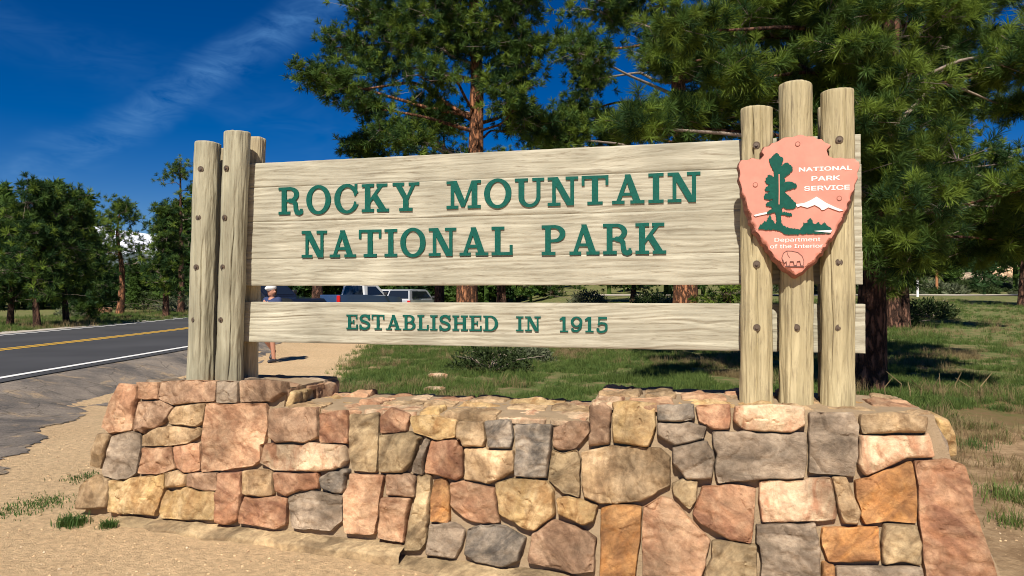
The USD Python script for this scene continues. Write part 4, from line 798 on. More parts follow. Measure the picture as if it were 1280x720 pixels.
T1 = [(800,158,28),(858,158,34),(905,148,30),(828,78,30),(868,35,50),(930,45,55),(955,112,38),(905,100,32),(1000,60,50),(1060,35,55),(1082,105,45),(1035,142,34),(1000,130,26),(1150,45,60),(1225,35,60),(1182,115,50),(1262,82,30),(1275,135,20),(1122,172,42),(1172,205,46),(1128,250,38),(1190,262,42),(1246,258,34),(1275,300,30),(1172,318,26),(1120,338,20),(1222,308,28),(1100,292,28),(1290,235,34),(840,-50,60),(930,-70,75),(1040,-70,75),(1140,-80,80),(1250,-70,75),(1060,-190,80),(1150,-200,80),(1320,60,60),(1330,-60,70)]
pine('pine_tree', 'large near pine with long bright needle sprays, its dark trunk just right of the sign', [base_at(1087, 11.6), W(1088, 430, 11.6), W(1091, 340, 11.65), W(1101, 200, 11.7), W(1112, 80, 11.75), W(1120, -60, 11.8), W(1128, -260, 11.9), W(1130, -340, 11.9)], 0.235, 0.05, lobes_at(T1, 11.7, 3, 1.7, 1.25) + lobes_at([(1075,232,34),(1098,302,26),(1112,205,36),(1088,150,36),(1070,70,40),(1130,110,36),(1060,185,30),(1140,310,26)], 10.3, 4, .3, 1.25), bark_dark, near_spray, 1.1, 17, 5, mix=(.44, .36, .20), rc=0.21, dens=1.65, limb_r=.035)
T2 = [(402,98,22),(430,58,30),(425,112,26),(468,28,36),(474,88,32),(505,55,36),(458,135,20),(542,22,40),(535,100,32),(565,62,34),(622,42,38),(642,98,36),(652,62,24),(645,135,26),(522,142,28),(482,168,22),(522,178,26),(452,187,14),(548,156,22),(650,165,30),(690,152,26),(640,8,36),(480,-25,42),(560,-50,52),(640,-60,52),(600,-125,52),(520,-95,42)]
pine('pine_tree', 'tall pine with an orange lit trunk rising behind the middle of the sign', [base_at(583, 24), W(586, 300, 24), W(595, 180, 24.1), W(596, 100, 24.1), W(592, 0, 24.2), W(590, -140, 24.3), W(588, -190, 24.3)], 0.36, 0.08, lobes_at(T2, 24, 8, 2.6, 0.75), bark_orange, mid_spray, 1.15, 15, 9, mix=(.30, .45, .25), rc=0.33, limb_r=0.05, dens=2.4)
T3 = [(712,60,22),(716,152,24),(690,185,18),(748,14,30),(736,70,24),(724,140,24),(752,160,26),(704,172,24),(735,100,18),(792,26,30),(830,65,36),(872,100,36),(842,150,36),(902,60,40),(782,178,26),(882,150,32),(822,-35,52),(902,-42,52),(742,-52,44),(945,15,46),(930,130,40),(980,90,40),(960,160,36),(1010,20,45)]
pine('pine_tree', 'thick pine with reddish trunk seen through the gap left of the plaque', [base_at(856, 29), W(857, 300, 29), W(850, 150, 29.1), W(845, 0, 29.2), W(842, -150, 29.3)], 0.46, 0.1, lobes_at(T3, 29, 13, 3.0, 0.55), bark_orange, mid_spray, 1.3, 15, 14, mix=(.34, .44, .22), rc=0.38, limb_r=0.05, dens=2.6)
T5 = [(1090,230,40),(1150,210,45),(1200,240,45),(1120,290,36),(1180,290,36),(1230,280,36),(1150,140,45),(1185,150,36),(1225,135,30),(1250,205,26),(1100,150,45),(1160,80,40),(1282,268,34),(1060,90,40),(1075,30,50)]
pine('pine_tree', 'pine forked into two trunks low in the meadow just right of the near trunk', [base_at(1117, 26), W(1117, 300, 26), W(1125, 150, 26), W(1130, 40, 26)], 0.24, 0.06, lobes_at(T5, 26, 17, 2.4, 0.6), bark_dark, mid_spray, 1.25, 14, 18, mix=(.22, .45, .33), rc=0.44, limb_r=0.045, dens=1.7)
pt = stage.GetPrimAtPath('/World/pine_tree_003'); b0 = np.array(pt.GetAttribute('xformOp:translate').Get())
obj('trunk', tuple(np.array(x) if q else np.array(x) - b0 for q, x in enumerate(trunk_mesh([base_at(1131, 26), W(1131, 300, 26.1), W(1140, 170, 26.2)], 0.19, 0.05, 19))), bark_dark, pt, smooth=True)
def small_pine(px, Y, top, wpx, label, seed, bark=bark_dark, low=0.78, nl=14, dens=0.7, mix=(.12, .42, .46), r0=0.12, sparse=0.0, per=10, group=None):
    r = np.random.default_rng(seed); b = base_at(px, Y); ztop = CAMZ + (HY - top) / F * Y; H = ztop - b[2]
    wid = wpx / F * Y / 2; L = []
    for k in range(nl):
        f = 1 - low + low * (k + .5) / nl; a = k * 2.4 + r.uniform(-.5, .5)
        rad = wid * (math.sin(PI * min(1, (f - (1 - low)) / low * .80 + .20)) ** .7) * r.uniform(.55, 1.0)
        c = b + np.array([math.cos(a) * rad * .6, math.sin(a) * rad * .6, H * f]); R_ = max(.30, wid * r.uniform(.34, .5) * (1.1 - .6 * (k + .5) / nl))
        L.append((c, (R_, R_, R_ * .75), max(4, int(dens * (R_ * 10) ** 2 / 10))))
    L.append((b + np.array([0, 0, H * .97]), (wid * .25, wid * .25, H * .06), 6))
    return pine('pine_tree', label, [b, b + [r.normal() * .1, 0, H * .4], b + [r.normal() * .2, r.normal() * .1, H * .75], b + [r.normal() * .1, 0, H * .99]], r0, .03, L, bark, far_spray, 0.95, per, seed, mix=mix, rc=.30, limb_r=.035, bare=sparse, group=group)
small_pine(12, 26.5, 268, 80, 'dark pine cut off by the left edge of the photo beyond the road', 31)
small_pine(48, 25.5, 236, 92, 'dense dark pine with leaning trunk, tallest of the clump at far left', 32, nl=18)
small_pine(84, 28.5, 244, 70, 'dense pine with a sunlit right side at the right of the far left clump', 33, nl=16, mix=(.25, .45, .30))
small_pine(112, 33, 300, 60, 'short bushy pine filling the gap beside the far left clump', 34, low=.9)
small_pine(149, 41, 257, 80, 'open pine with a bare reddish trunk beyond the road bend', 35, bark=bark_orange, low=.55, nl=12, dens=.5, mix=(.35, .40, .25), r0=.22)
small_pine(208, 36, 262, 62, 'bushy pine with a brown trunk next to the left posts', 36, nl=16, r0=.16, mix=(.2, .45, .35))
small_pine(226, 43, 208, 80, 'half bare pine showing grey branches behind the left posts', 37, low=.55, nl=16, dens=.5, sparse=.55, mix=(.4, .4, .2), r0=.2)
small_pine(550, 34, 150, 120, 'dark slim pine trunk right of the parked cars', 38, low=.55, nl=12, dens=.5, r0=.26)
small_pine(627, 40, 190, 130, 'dark pine behind the sign just right of the orange trunk', 39, low=.8, nl=14, dens=.5, r0=.3)
small_pine(398, 39, 230, 110, 'brown trunked pine between the dark car and the blue pickup', 40, low=.5, nl=10, dens=.45, r0=.36)
small_pine(790, 42, 240, 110, 'slim pine at the edge of the pale meadow behind the sign', 41, low=.82, nl=12, dens=.5, r0=.16)
small_pine(1277, 38, 218, 130, 'dark pine at the right edge of the photo beyond the grass', 42, low=.66, nl=16, dens=.5, r0=.2)
small_pine(915, 24, 250, 90, 'bushy green pine low behind the right posts', 43, low=.86, nl=12, dens=.55, r0=.2, mix=(.35, .45, .2))
small_pine(690, 55, 290, 120, 'dark bushy pine far behind the lower board', 44, low=.92, nl=12, dens=.4, r0=.2)

# far wood that reads as one mass
def far_tree(seed):
    r = np.random.default_rng(seed); ms = [tube(np.array([[0, 0, -.5], [0, 0, 3.5], [0, 0, 7.5]]), [.2, .13, .03], 5)]
    n = 150; f = r.uniform(.12, 1, n); a = r.uniform(0, 2 * PI, n); rad = 1.9 * (1 - f) ** .7 * r.uniform(.4, 1, n) + .1
    P = np.c_[np.cos(a) * rad, np.sin(a) * rad, f * 8]
    for p in P:
        v, fc = tuft_mesh(9, .75, .16, int(r.integers(1e6)), .2, 1.6); ms.append((v + p, fc))
    return join(ms)
r = np.random.default_rng(77); n = 2300
yy = 50 + 240 * r.uniform(0, 1, n) ** 1.3; xx2 = r.uniform(-.85, .85, n) * yy
keep = ~((yy < 110) & (xx2 > 14) & (xx2 < 80) & (r.uniform(size=n) < .85)) & ~((xx2 > -20) & (xx2 < -3) & (yy < 60)) & ~((xx2 > 2) & (xx2 < 12) & (yy < 75) & (r.uniform(size=n) < .8))
low_ = (xx2 / yy > -.60) & (xx2 / yy < -.485)
yy, xx2, low_ = yy[keep], xx2[keep], low_[keep]; n = len(yy)
instancer('distant_pine_wood', None, [('far_pine', far_tree(1), needle_b), ('far_pine', far_tree(2), needle_c), ('far_pine', far_tree(3), needle_b)], np.c_[xx2, yy, zg(xx2, yy)], quat_to(np.c_[r.normal(0, .03, (n, 2)), np.ones(n)], r.uniform(0, 6.28, n)), r.uniform(.5, 1.15, n) * np.where(low_, .42, 1), r.integers(0, 3, n), 'dark pine wood covering the far slopes behind the sign and the road', 'wood')

# ------------------------------------------------------------------ grass, shrubs, stones on the ground
def blades(n, h, w, spread, lean, seed):
    r = np.random.default_rng(seed); b = np.c_[r.normal(0, spread, (n, 2)), np.zeros(n)]
    a = r.uniform(0, 2 * PI, n); d = np.c_[np.cos(a), np.sin(a), np.zeros(n)]; s = np.c_[-np.sin(a), np.cos(a), np.zeros(n)]
    H = h * r.uniform(.5, 1.15, n)[:, None]; up = np.array([[0, 0, 1.0]]); ln = lean * r.uniform(.3, 1.2, n)[:, None]
    m = b + up * H * .6 + d * H * ln * .35; t = b + up * H * (1 - .25 * ln) + d * H * ln
    V = np.stack([b - s * w / 2, b + s * w / 2, m - s * w * .4, m + s * w * .4, t], 1).reshape(-1, 3); k = np.arange(n)[:, None] * 5
    return V, np.vstack([k + [0, 1, 3], k + [0, 3, 2], k + [2, 3, 4]])
def scatter(n, x0, x1, y0, y1, seed, weight):
    r = np.random.default_rng(seed); x, y = r.uniform(x0, x1, n), r.uniform(y0, y1, n); k = r.uniform(size=n) < weight(x, y); return x[k], y[k]
def patch(x, y, s=1.3, seed=3): return fbm(np.stack([x * s, y * s, x * 0], -1), 3, seed)
protos = [('grass_tuft', blades(26, .16, .007, .06, .7, 1), grass_a), ('grass_tuft', blades(26, .13, .007, .07, .9, 2), grass_b), ('grass_tuft', blades(22, .17, .006, .06, .9, 3), grass_c), ('grass_tuft', blades(16, .30, .006, .05, .6, 4), grass_c), ('grass_tuft', blades(20, .24, .007, .05, .5, 5), grass_a)]
px_, py_, ix = [], [], []
r = np.random.default_rng(5)
for (nn, x0, x1, y0, y1, sd) in ((36000, -5, 7, 8.5, 20, 1), (16000, -7, 14, 20, 34, 2), (22000, 3, 13, 8.0, 20, 3), (9000, 8, 28, 20, 46, 4), (5000, 2.6, 5.5, 2.6, 9, 5), (9000, -24, -15.2, 18, 50, 6)):
    x, y = scatter(nn, x0, x1, y0, y1, sd, lambda x, y: np.clip(turf(x, y) * smooth01((patch(x, y) - .34) / .16), 0, 1) * np.where((x < 5.2) & (y < 9) , .55, 1))
    g_ = patch(x, y, .7, 8); straw = (g_ + r.normal(0, .08, len(x)) > np.where((y < 9.5) & (x > 2.5), .50, .66)) | ((y < 9.5) & (r.uniform(size=len(x)) < .65))
    k = np.where(straw, np.where(r.uniform(size=len(x)) < .7, 2, 3), r.choice([0, 1, 4], len(x), p=[.45, .4, .15]))
    px_.append(x); py_.append(y); ix.append(k)
x, y, k = map(np.concatenate, (px_, py_, ix)); n = len(x)
instancer('grass', None, protos, np.c_[x, y, zg(x, y) - .01], quat_to(np.c_[r.normal(0, .15, (n, 2)), np.ones(n)], r.uniform(0, 6.28, n)), r.uniform(.40, .85, n) * np.where(y > 20, 1.35, 1), k, 'short green and straw grass of the meadow behind the wall', 'grass')
# coarse granite grit on the bare soil
x, y = scatter(20000, -4.6, 3.6, 2.2, 12, 9, lambda x, y: np.clip(1 - turf(x, y) * 1.2, 0, 1) * np.where(y < 7, 1, .35))
lu, lv = x * CA - y * SA, x * SA + y * CA
k = ~((lv > 3.78) & (lv < 5.2) & (lu > -4.1) & (lu < 2.4)); x, y = x[k], y[k]; n = len(x)
def pebble(seed):
    m = trimesh.creation.icosphere(1, 1.0); v = np.array(m.vertices); v *= (.7 + .6 * fbm(v * 1.3, 2, seed))[:, None] * [1, .8, .55]; return v, np.array(m.faces)
instancer('grit', None, [('pebble', pebble(1), plain('grit_tan', (0.58, 0.40, 0.22), .95)), ('pebble', pebble(2), plain('grit_brown', (0.38, 0.25, 0.135), .95)), ('pebble', pebble(3), plain('grit_pale', (0.60, 0.48, 0.32), .95))], np.c_[x, y, zg(x, y)], quat_to(r.normal(0, .3, (n, 3)) + [0, 0, 1], r.uniform(0, 6.28, n)), .003 + .009 * r.uniform(size=n) ** 4, r.choice(3, n, p=[.55, .37, .08]), 'loose tan grit lying on the bare soil', 'gravel')

def tuft_thing(x, y, label, seed, nb, h, spread, look, group=None, lean=.8, kind=None):
    v, f = blades(nb, h, .006, spread, lean, seed); z = float(zg(x, y)); v = v.copy(); v[:, 2] += zg(x + v[:, 0], y + v[:, 1]) - z - .005
    p = obj('grass_tuft', (v, f), look, label=label, category='grass tuft', group=group, kind=kind); UsdGeom.Xformable(p).AddTranslateOp().Set((x, y, z))
def ground_at(px, py):
    t = 900 * 1.5 / (py - HY)
    for _ in range(8):
        z = float(zg((px - 640) / F * t, t)); t = (CAMZ - z) * F / (py - HY)
    return (px - 640) / F * t, t
for k, (px, py, lab, nb, h, sp) in enumerate([(90, 655, 'round green grass tuft on the sand by the lower left corner of the wall', 300, .075, .042), (138, 658, 'small green grass tuft against the footing at the left end of the wall', 160, .06, .025),
    (60, 628, 'long flat strand of dark grass on the sand left of the wall', 380, .035, .10), (110, 598, 'thin grass streak beside the left edge of the stone wall', 300, .035, .085), (12, 640, 'sparse grass streak at the left edge of the photo on the sand', 240, .035, .09),
    (1262, 622, 'bright green clump on bare soil right of the big red corner stone', 220, .15, .13), (1215, 560, 'dull green tuft on the soil just beyond the right end of the wall', 120, .14, .09), (1268, 655, 'low green patch under the bright clump at the right edge', 120, .10, .10),
    (430, 484, 'dark green weed on the turf behind the middle of the wall', 160, .2, .10), (775, 478, 'bright green grass clump behind the wall beside the shaded grass', 200, .32, .14), (1072, 492, 'pale spiky grass by the foot of the near trunk', 120, .30, .10)]):
    x, y = ground_at(px, py); tuft_thing(x, y, lab, 100 + k, nb, h, sp, grass_a if k in (5, 7, 9) else grass_b if k < 9 else grass_c, kind='stuff' if k in (2, 3, 4, 5, 6, 7, 8, 9, 10) else None)
# dead pale stalks under the near pine
r = np.random.default_rng(15)
for k in range(9):
    x, y = ground_at(1106 + k * 15 + r.uniform(-5, 5), 497 + r.uniform(-5, 4)); z = float(zg(x, y)); h = r.uniform(.25, .5)
    p = obj('dead_stalk', tube(np.array([[0, 0, -.03], [r.normal() * .04, 0, h * .5], [r.normal() * .16, r.normal() * .1, h]]), [.011, .009, .004], 5), grass_c, label='thin pale dead stalk standing in the shade behind the right end of the wall', category='plant stalk', group='dead stalks under the near pine')
    UsdGeom.Xformable(p).AddTranslateOp().Set((x, y, z))
# shrubs
def leaf_ball(n, R_, lw, seed, flat=.7):
    r = np.random.default_rng(seed); d = r.normal(size=(n, 3)); d /= np.linalg.norm(d, axis=1, keepdims=True); d[:, 2] = np.abs(d[:, 2])
    lump = .55 + .75 * fbm(d * 2.2, 3, seed)
    c = d * R_ * (r.uniform(.35, 1, n) ** .6 * lump)[:, None] * [1, 1, flat]
    a = r.normal(size=(n, 3)) + d; a /= np.linalg.norm(a, axis=1, keepdims=True); s = np.cross(a, r.normal(size=(n, 3))); s /= np.linalg.norm(s, axis=1, keepdims=True)
    l = lw * r.uniform(.7, 1.5, n)[:, None]
    V = np.stack([c, c + a * l * .5 + s * l * .16, c + a * l, c + a * l * .5 - s * l * .16], 1).reshape(-1, 3); k = np.arange(n)[:, None] * 4
    return V, np.vstack([k + [0, 1, 2], k + [0, 2, 3]])
def shrub(x, y, R_, label, seed, look, n=1600, lw=.09, flat=.7):
    t = thing('shrub', label, 'shrub', (x, y, float(zg(x, y)) - .03)); r = np.random.default_rng(seed)
    obj('leaves', leaf_ball(n, R_, lw, seed, flat), look, t, kind='stuff')
    obj('stems', join([tube(np.array([[0, 0, 0], d * R_ * .5, d * R_ * .95 * [1, 1, flat]]), [.02, .012, .005], 4) for d in (r.normal(size=(12, 3)) * [1, 1, .3] + [0, 0, .8]) * .7]), bark_grey, t, kind='stuff')
for k, (px, Y, R_, lab, look) in enumerate([(612, 14.6, .95, 'wide loose green bush right behind the lower board below ESTABLISHED', shrub_look), (665, 16.5, .6, 'small greyish bush right of the wide green bush', sage_look), (1160, 31, 1.2, 'dark rounded bush at the near edge of the far gravel road', shrub_look), (1125, 27, .8, 'low bush between the forked trunks and the gravel road', shrub_look),
    (735, 40, 1.2, 'pale sage bush seen through the gap in the sign', sage_look), (815, 38, 1.3, 'green bush seen through the gap left of the reddish trunk', shrub_look), (840, 36, .9, 'grey bush at the foot of the reddish trunk', sage_look), (405, 33, .7, 'small pale bush in the gap beside the blue pickup', sage_look),
    (180, 52, 2.2, 'broad green bush between the road pines', shrub_look), (222, 47, 1.6, 'yellow green bush by the roadside next to the left posts', sage_look), (100, 36, 1.0, 'low sage bush under the far left pines', sage_look)]):
    shrub((px - 640) / F * Y, Y, R_, lab, 300 + k, look, 2600 if k < 2 else 1500, .085 if k < 2 else .16)
r = np.random.default_rng(91); n = 330; y = r.uniform(60, 120, n); x = y * r.uniform(.30, .80, n)
instancer('sagebrush', None, [('sage_clump', leaf_ball(380, .9, .26, 1), sage_look), ('sage_clump', leaf_ball(380, .8, .26, 2), shrub_look), ('sage_clump', leaf_ball(340, .7, .26, 3), sage_look)], np.c_[x, y, zg(x, y) - .05], quat_to(np.c_[r.normal(0, .05, (n, 2)), np.ones(n)], r.uniform(0, 6, n)), r.uniform(.6, 1.6, n), r.integers(0, 3, n), 'grey green sagebrush dotted over the hillside beyond the gravel road', 'shrubs')
# loose rocks
def rock_at(px, py, s, label, look, seed, flat=.5):
    x, y = ground_at(px, py); m = trimesh.creation.icosphere(3, 1.0); v = np.array(m.vertices)
    v *= (.65 + .7 * fbm(v * 1.2, 4, seed))[:, None]; v = np.clip(v, -.8, .85) * [s, s * .75, s * flat]
    p = obj('rock', (v, np.array(m.faces)), look, label=label, category='rock', smooth=40); UsdGeom.Xformable(p).AddTranslateOp().Set((x, y, float(zg(x, y)) + s * flat * .25))
rock_at(543, 489, .22, 'flat tan rock lying in the grass behind the middle of the wall', rocks[('pale', 0)], 1, .3)
rock_at(547, 472, .22, 'second pale rock in the grass just beyond the flat tan rock', rocks[('pale', 2)], 2, .35)
rock_at(470, 462, .18, 'small pale rock half sunk in the turf near the path edge', rocks[('tan', 2)], 3, .3)
rock_at(1258, 345, 2.2, 'large tan boulder on the hillside beyond the gravel road', rocks[('pale', 2)], 4, .45) if False else None
rock_at(372, 494, .30, 'dark boulder behind the left pier of the wall', rocks[('dark', 1)], 5, .7)
rock_at(130, 391, .55, 'reddish boulder under the pines across the road', rocks[('red', 1)], 6, .55)
b = trimesh.creation.icosphere(3, 1.0); v = np.array(b.vertices); v *= (.7 + .6 * fbm(v * 1.4, 4, 8))[:, None]
for k, (px, py, Y, s, lab) in enumerate([(1262, 335, 95, 2.6, 'large tan boulder on the hillside by the right edge'), (1212, 340, 88, 1.6, 'grey boulder on the hillside beyond the gravel road')]):
    x = (px - 640) / F * Y; p = obj('boulder', (v * [s, s * .8, s * .55], np.array(b.faces)), rocks[('pale' if k == 0 else 'grey', 2)], label=lab, category='rock', smooth=40); UsdGeom.Xformable(p).AddTranslateOp().Set((x, Y, float(zg(x, Y)) + s * .2))
# marker post at the near edge of the gravel road
x, Y = (1147 - 640) / F * 50, 50; mk = thing('marker_post', 'thin white marker post at the near edge of the gravel road', 'post', (x, Y, float(zg(x, Y))))
obj('stake', rbox((0, 0, .55), (.16, .06, 1.3), .01), plaque_white, mk); obj('dark_cap', rbox((0, 0, 1.25), (.18, .07, .16), .01), plaque_dark, mk)
x, Y = (1171 - 640) / F * 66, 66; mk = thing('marker_post', 'slim rusty brown post on the slope beyond the gravel road', 'post', (x, Y, float(zg(x, Y))))
obj('stake', rbox((0, 0, 1.0), (.22, .10, 2.4), .02), plain('rust_brown', (.35, .15, .06), .8), mk); obj('top_plate', rbox((0, -.06, 2.0), (.6, .04, .35), .01), plain('plate_brown', (.30, .17, .09), .7), mk)

# ------------------------------------------------------------------ parked cars
glass_dark = plain('car_glass', (.012, .016, .022), .06, spec=.9); tyre_look = plain('tyre_rubber', (.018, .018, .018), .85); rim_metal = plain('wheel_rim', (.45, .45, .46), .35, .8)
lamp_red = plain('tail_lamp', (.55, .015, .015), .25); lamp_white = plain('head_lamp', (.75, .76, .78), .15); trim_black = plain('black_trim', (.02, .02, .022), .6); chrome = plain('bumper_chrome', (.6, .6, .62), .25, .9)
def side_solid(pts, w, tumble=0.0, zb=0.9, r=.04):
    """A side outline in (x, z) made solid across y, narrowing above zb."""
    P = shapely.geometry.polygon.orient(Polygon(pts).buffer(-r).buffer(r, quad_segs=3), 1.0)
    m = m3.CrossSection([np.array(P.exterior.coords)[:-1].tolist()]).extrude(w, 6).translate([0, 0, -w / 2]).rotate([90, 0, 0]).refine_to_length(.22)
    def warp(v):
        v = np.array(v); k = np.clip((v[:, 2] - zb) / .9, 0, 1); v[:, 1] *= 1 - tumble * k; e = np.clip((np.abs(v[:, 0]) - P.bounds[2] * .8) / (P.bounds[2] * .2), 0, 1); v[:, 1] *= 1 - .07 * e; return v
    me = m.to_mesh(); return warp(me.vert_properties[:, :3]), np.array(me.tri_verts)
def car(kind, label, loc, rotz, paint, paint2=None):
    t = thing('pickup_truck' if kind == 'pickup' else 'parked_car', label, 'pickup truck' if kind == 'pickup' else 'car', loc, rotz, 'vehicles parked in the lot behind the sign')
    Lh = 2.75 if kind == 'pickup' else 2.4; hood = 1.12; belt = 1.18
    if kind == 'pickup':
        body = [(-Lh, .5), (-Lh, 1.38), (-.62, 1.38), (.95, 1.32), (2.45, 1.25), (Lh, 1.1), (Lh, .5)]
        cab = [(-.62, 1.25), (-.52, 1.92), (-.3, 1.98), (.45, 1.96), (.72, 1.88), (1.35, 1.25)]; wheels = (-1.75, 1.85)
    elif kind == 'suv':
        body = [(-Lh, .45), (-Lh, 1.1), (.9, 1.1), (2.2, 1.02), (Lh, .85), (Lh, .45)]
        cab = [(-Lh + .03, 1.05), (-Lh + .3, 1.66), (-1.5, 1.76), (.1, 1.74), (.35, 1.68), (1.1, 1.05)]; wheels = (-1.42, 1.45)
    else:
        body = [(-Lh, .4), (-Lh, .98), (.9, .96), (2.1, .86), (Lh, .72), (Lh, .4)]
        cab = [(-1.7, .92), (-.95, 1.42), (-.5, 1.47), (.1, 1.45), (.3, 1.4), (1.15, .92)]; wheels = (-1.4, 1.45)
    Wd = 1.95 if kind == 'pickup' else 1.82
    bm = side_solid(body, Wd, 0, 5); mm = m3.Manifold(m3.Mesh(np.asarray(bm[0], np.float32), np.asarray(bm[1], np.uint32)))
    for wx_ in wheels: mm = mm - m3.Manifold.cylinder(3, .43, .43, 28, True).rotate([90, 0, 0]).translate([wx_, 0, .38])
    if kind == 'pickup': mm = mm - m3.Manifold.cube([1.9, Wd - .2, .5], True).translate([-1.7, 0, 1.3])
    obj('body', mm, paint, t, smooth=35); cv = side_solid(cab, Wd - .06, .24, 1.05); obj('cabin', cv, paint2 or paint, t, smooth=35)
    zc = np.array(cab); top = zc[:, 1].max(); bz = zc[:, 1].min()
    def yw(z): return (Wd - .06) / 2 * (1 - .24 * np.clip((z - 1.05) / .9, 0, 1)) + .006
    x0, x1 = zc[0, 0], zc[-1, 0]; xs = lambda f, z: f
    def at_front(z): return np.interp(z, [bz, top], [x1, zc[-3, 0] + .05])
    def at_back(z): return np.interp(z, [bz, top], [x0, zc[1, 0] + .12])
    z0, z1 = bz + .12, top - .13
    nwin = 2 if kind != 'pickup' else 2
    for sd in (-1, 1):
        ed = np.linspace(0, 1, nwin + 1)
        for a, b_ in zip(ed[:-1], ed[1:]):
            q = []
            for f, z in ((a, z0), (b_, z0), (b_, z1), (a, z1)):
                lo, hi = at_back(z) + .16, at_front(z) - .16; q.append((lo + (hi - lo) * (f * .96 + .02), sd * yw(z), z))
            q = np.array(q); obj('side_window', (np.vstack([q, q - [0, sd * .02, 0]]), np.array([[0, 1, 2, 3], [7, 6, 5, 4], [0, 4, 5, 1], [1, 5, 6, 2], [2, 6, 7, 3], [3, 7, 4, 0]])), glass_dark, t)
    for nm, fx, s in (('windscreen', at_front, 1), ('rear_window', at_back, -1)):
        q = np.array([(fx(z) + s * (.015 if nm == 'windscreen' else .03), y_ * (yw(z) - .14), z) for y_, z in ((-1, z0), (1, z0), (1, z1 + .02), (-1, z1 + .02))])
        if nm == 'rear_window': q[:, 0] = np.interp(q[:, 2], [zc[0, 1], zc[1, 1]], [zc[0, 0], zc[1, 0]]) - .012
        if nm == 'windscreen': q[:, 0] = np.interp(q[:, 2], [zc[-1, 1], zc[-2, 1]], [zc[-1, 0], zc[-2, 0]]) + .014
        obj(nm, (np.vstack([q, q - [s * .02, 0, 0]]), np.array([[0, 1, 2, 3], [7, 6, 5, 4], [0, 4, 5, 1], [1, 5, 6, 2], [2, 6, 7, 3], [3, 7, 4, 0]])), glass_dark, t)
    for wx_ in wheels:
        for sd in (-1, 1):
            w = obj('wheel', m3.Manifold.cylinder(.22, .37, .37, 28, True).rotate([90, 0, 0]).translate([wx_, sd * (Wd / 2 - .13), .37]), tyre_look, t, smooth=35)
            obj('rim', m3.Manifold.cylinder(.23, .22, .22, 20, True).rotate([90, 0, 0]).translate([wx_, sd * (Wd / 2 - .13), .37]), rim_metal, w, smooth=35)
    zl = body[1][1] - .16
    for sd in (-1, 1):
        obj('tail_lamp', rbox((-Lh, sd * (Wd / 2 - .13), zl - .06), (.08, .2, .36), .02), lamp_red, t, smooth=40)
        obj('head_lamp', rbox((Lh - .04, sd * (Wd / 2 - .28), body[-2][1] - .12), (.12, .36, .16), .03), lamp_white, t, smooth=40)
        obj('mirror', rbox((x1 - .35, sd * (Wd / 2 + .08), bz + .2), (.12, .2, .16), .03), trim_black, t, smooth=40)
    obj('bumper', rbox((-Lh - .02, 0, .52), (.16, Wd - .1, .2), .05), chrome if kind == 'pickup' else trim_black, t, smooth=40)
    obj('bumper', rbox((Lh + .0, 0, .5), (.14, Wd - .14, .2), .05), trim_black, t, smooth=40)
    obj('number_plate', rbox((-Lh - .1, 0, .75 if kind != 'pickup' else .54), (.02, .32, .16), .006), plaque_white, t)
    return t
def paint(name, c): return mat(name, {'p': ('principled_bsdf', {'base_color': c, 'roughness': .35, 'metallic': .25, 'coat_weight': .8, 'coat_roughness': .05})})
def spot(px, Y): x = (px - 640) / F * Y; return (x, Y, float(zg(x, Y)))
pw = paint('white_paint', (.74, .74, .72))
car('suv', 'black car with its bonnet pointing right, seen in the gap left of the blue pickup', spot(324, 26), math.radians(-24), paint('black_paint', (.012, .013, .018)))
car('pickup', 'blue pickup truck with a pale cab seen from behind in the gap between the boards', spot(450, 41), math.radians(62), paint('blue_paint', (.04, .085, .20)), pw)
car('suv', 'silver car parked to the right of the blue pickup', spot(518, 46), math.radians(72), paint('silver_paint', (.50, .51, .53)))
car('suv', 'white car mostly hidden behind the silver car', spot(497, 57), math.radians(30), pw)
car('sedan', 'dark blue car just left of the black car, behind the left posts', spot(300, 39), math.radians(80), paint('navy_paint', (.03, .06, .16)))

# ------------------------------------------------------------------ the person on the path
skin = plain('skin', (.46, .22, .14), .55, noise=.08); cap_white = plain('white_cap_cloth', (.78, .77, .74), .8); jacket = plain('navy_jacket_cloth', (.02, .035, .10), .8); stripe = plain('red_trim_cloth', (.45, .05, .06), .8); shorts = plain('dark_shorts_cloth', (.05, .05, .06), .85); shoe = plain('dark_shoe', (.03, .03, .035), .6); hair = plain('brown_hair', (.06, .035, .02), .7)
def body(bones, J, edge=.03, it=10):
    m = m3.Manifold()
    for a, b_ in bones:
        (pa, ra), (pb, rb) = J[a], J[b_]
        m = m + m3.Manifold.batch_hull([m3.Manifold.sphere(ra, 16).translate(list(pa)), m3.Manifold.sphere(rb, 16).translate(list(pb))])
    me = m.refine_to_length(edge).to_mesh(); tm = trimesh.Trimesh(me.vert_properties[:, :3], me.tri_verts)
    trimesh.smoothing.filter_taubin(tm, iterations=it); return np.array(tm.vertices), np.array(tm.faces)
x, Y = ground_at(341, 453)
who = thing('person', 'person in white cap, navy jacket and shorts walking on the dirt path', 'person', (x, Y, float(zg(x, Y))), math.radians(245))
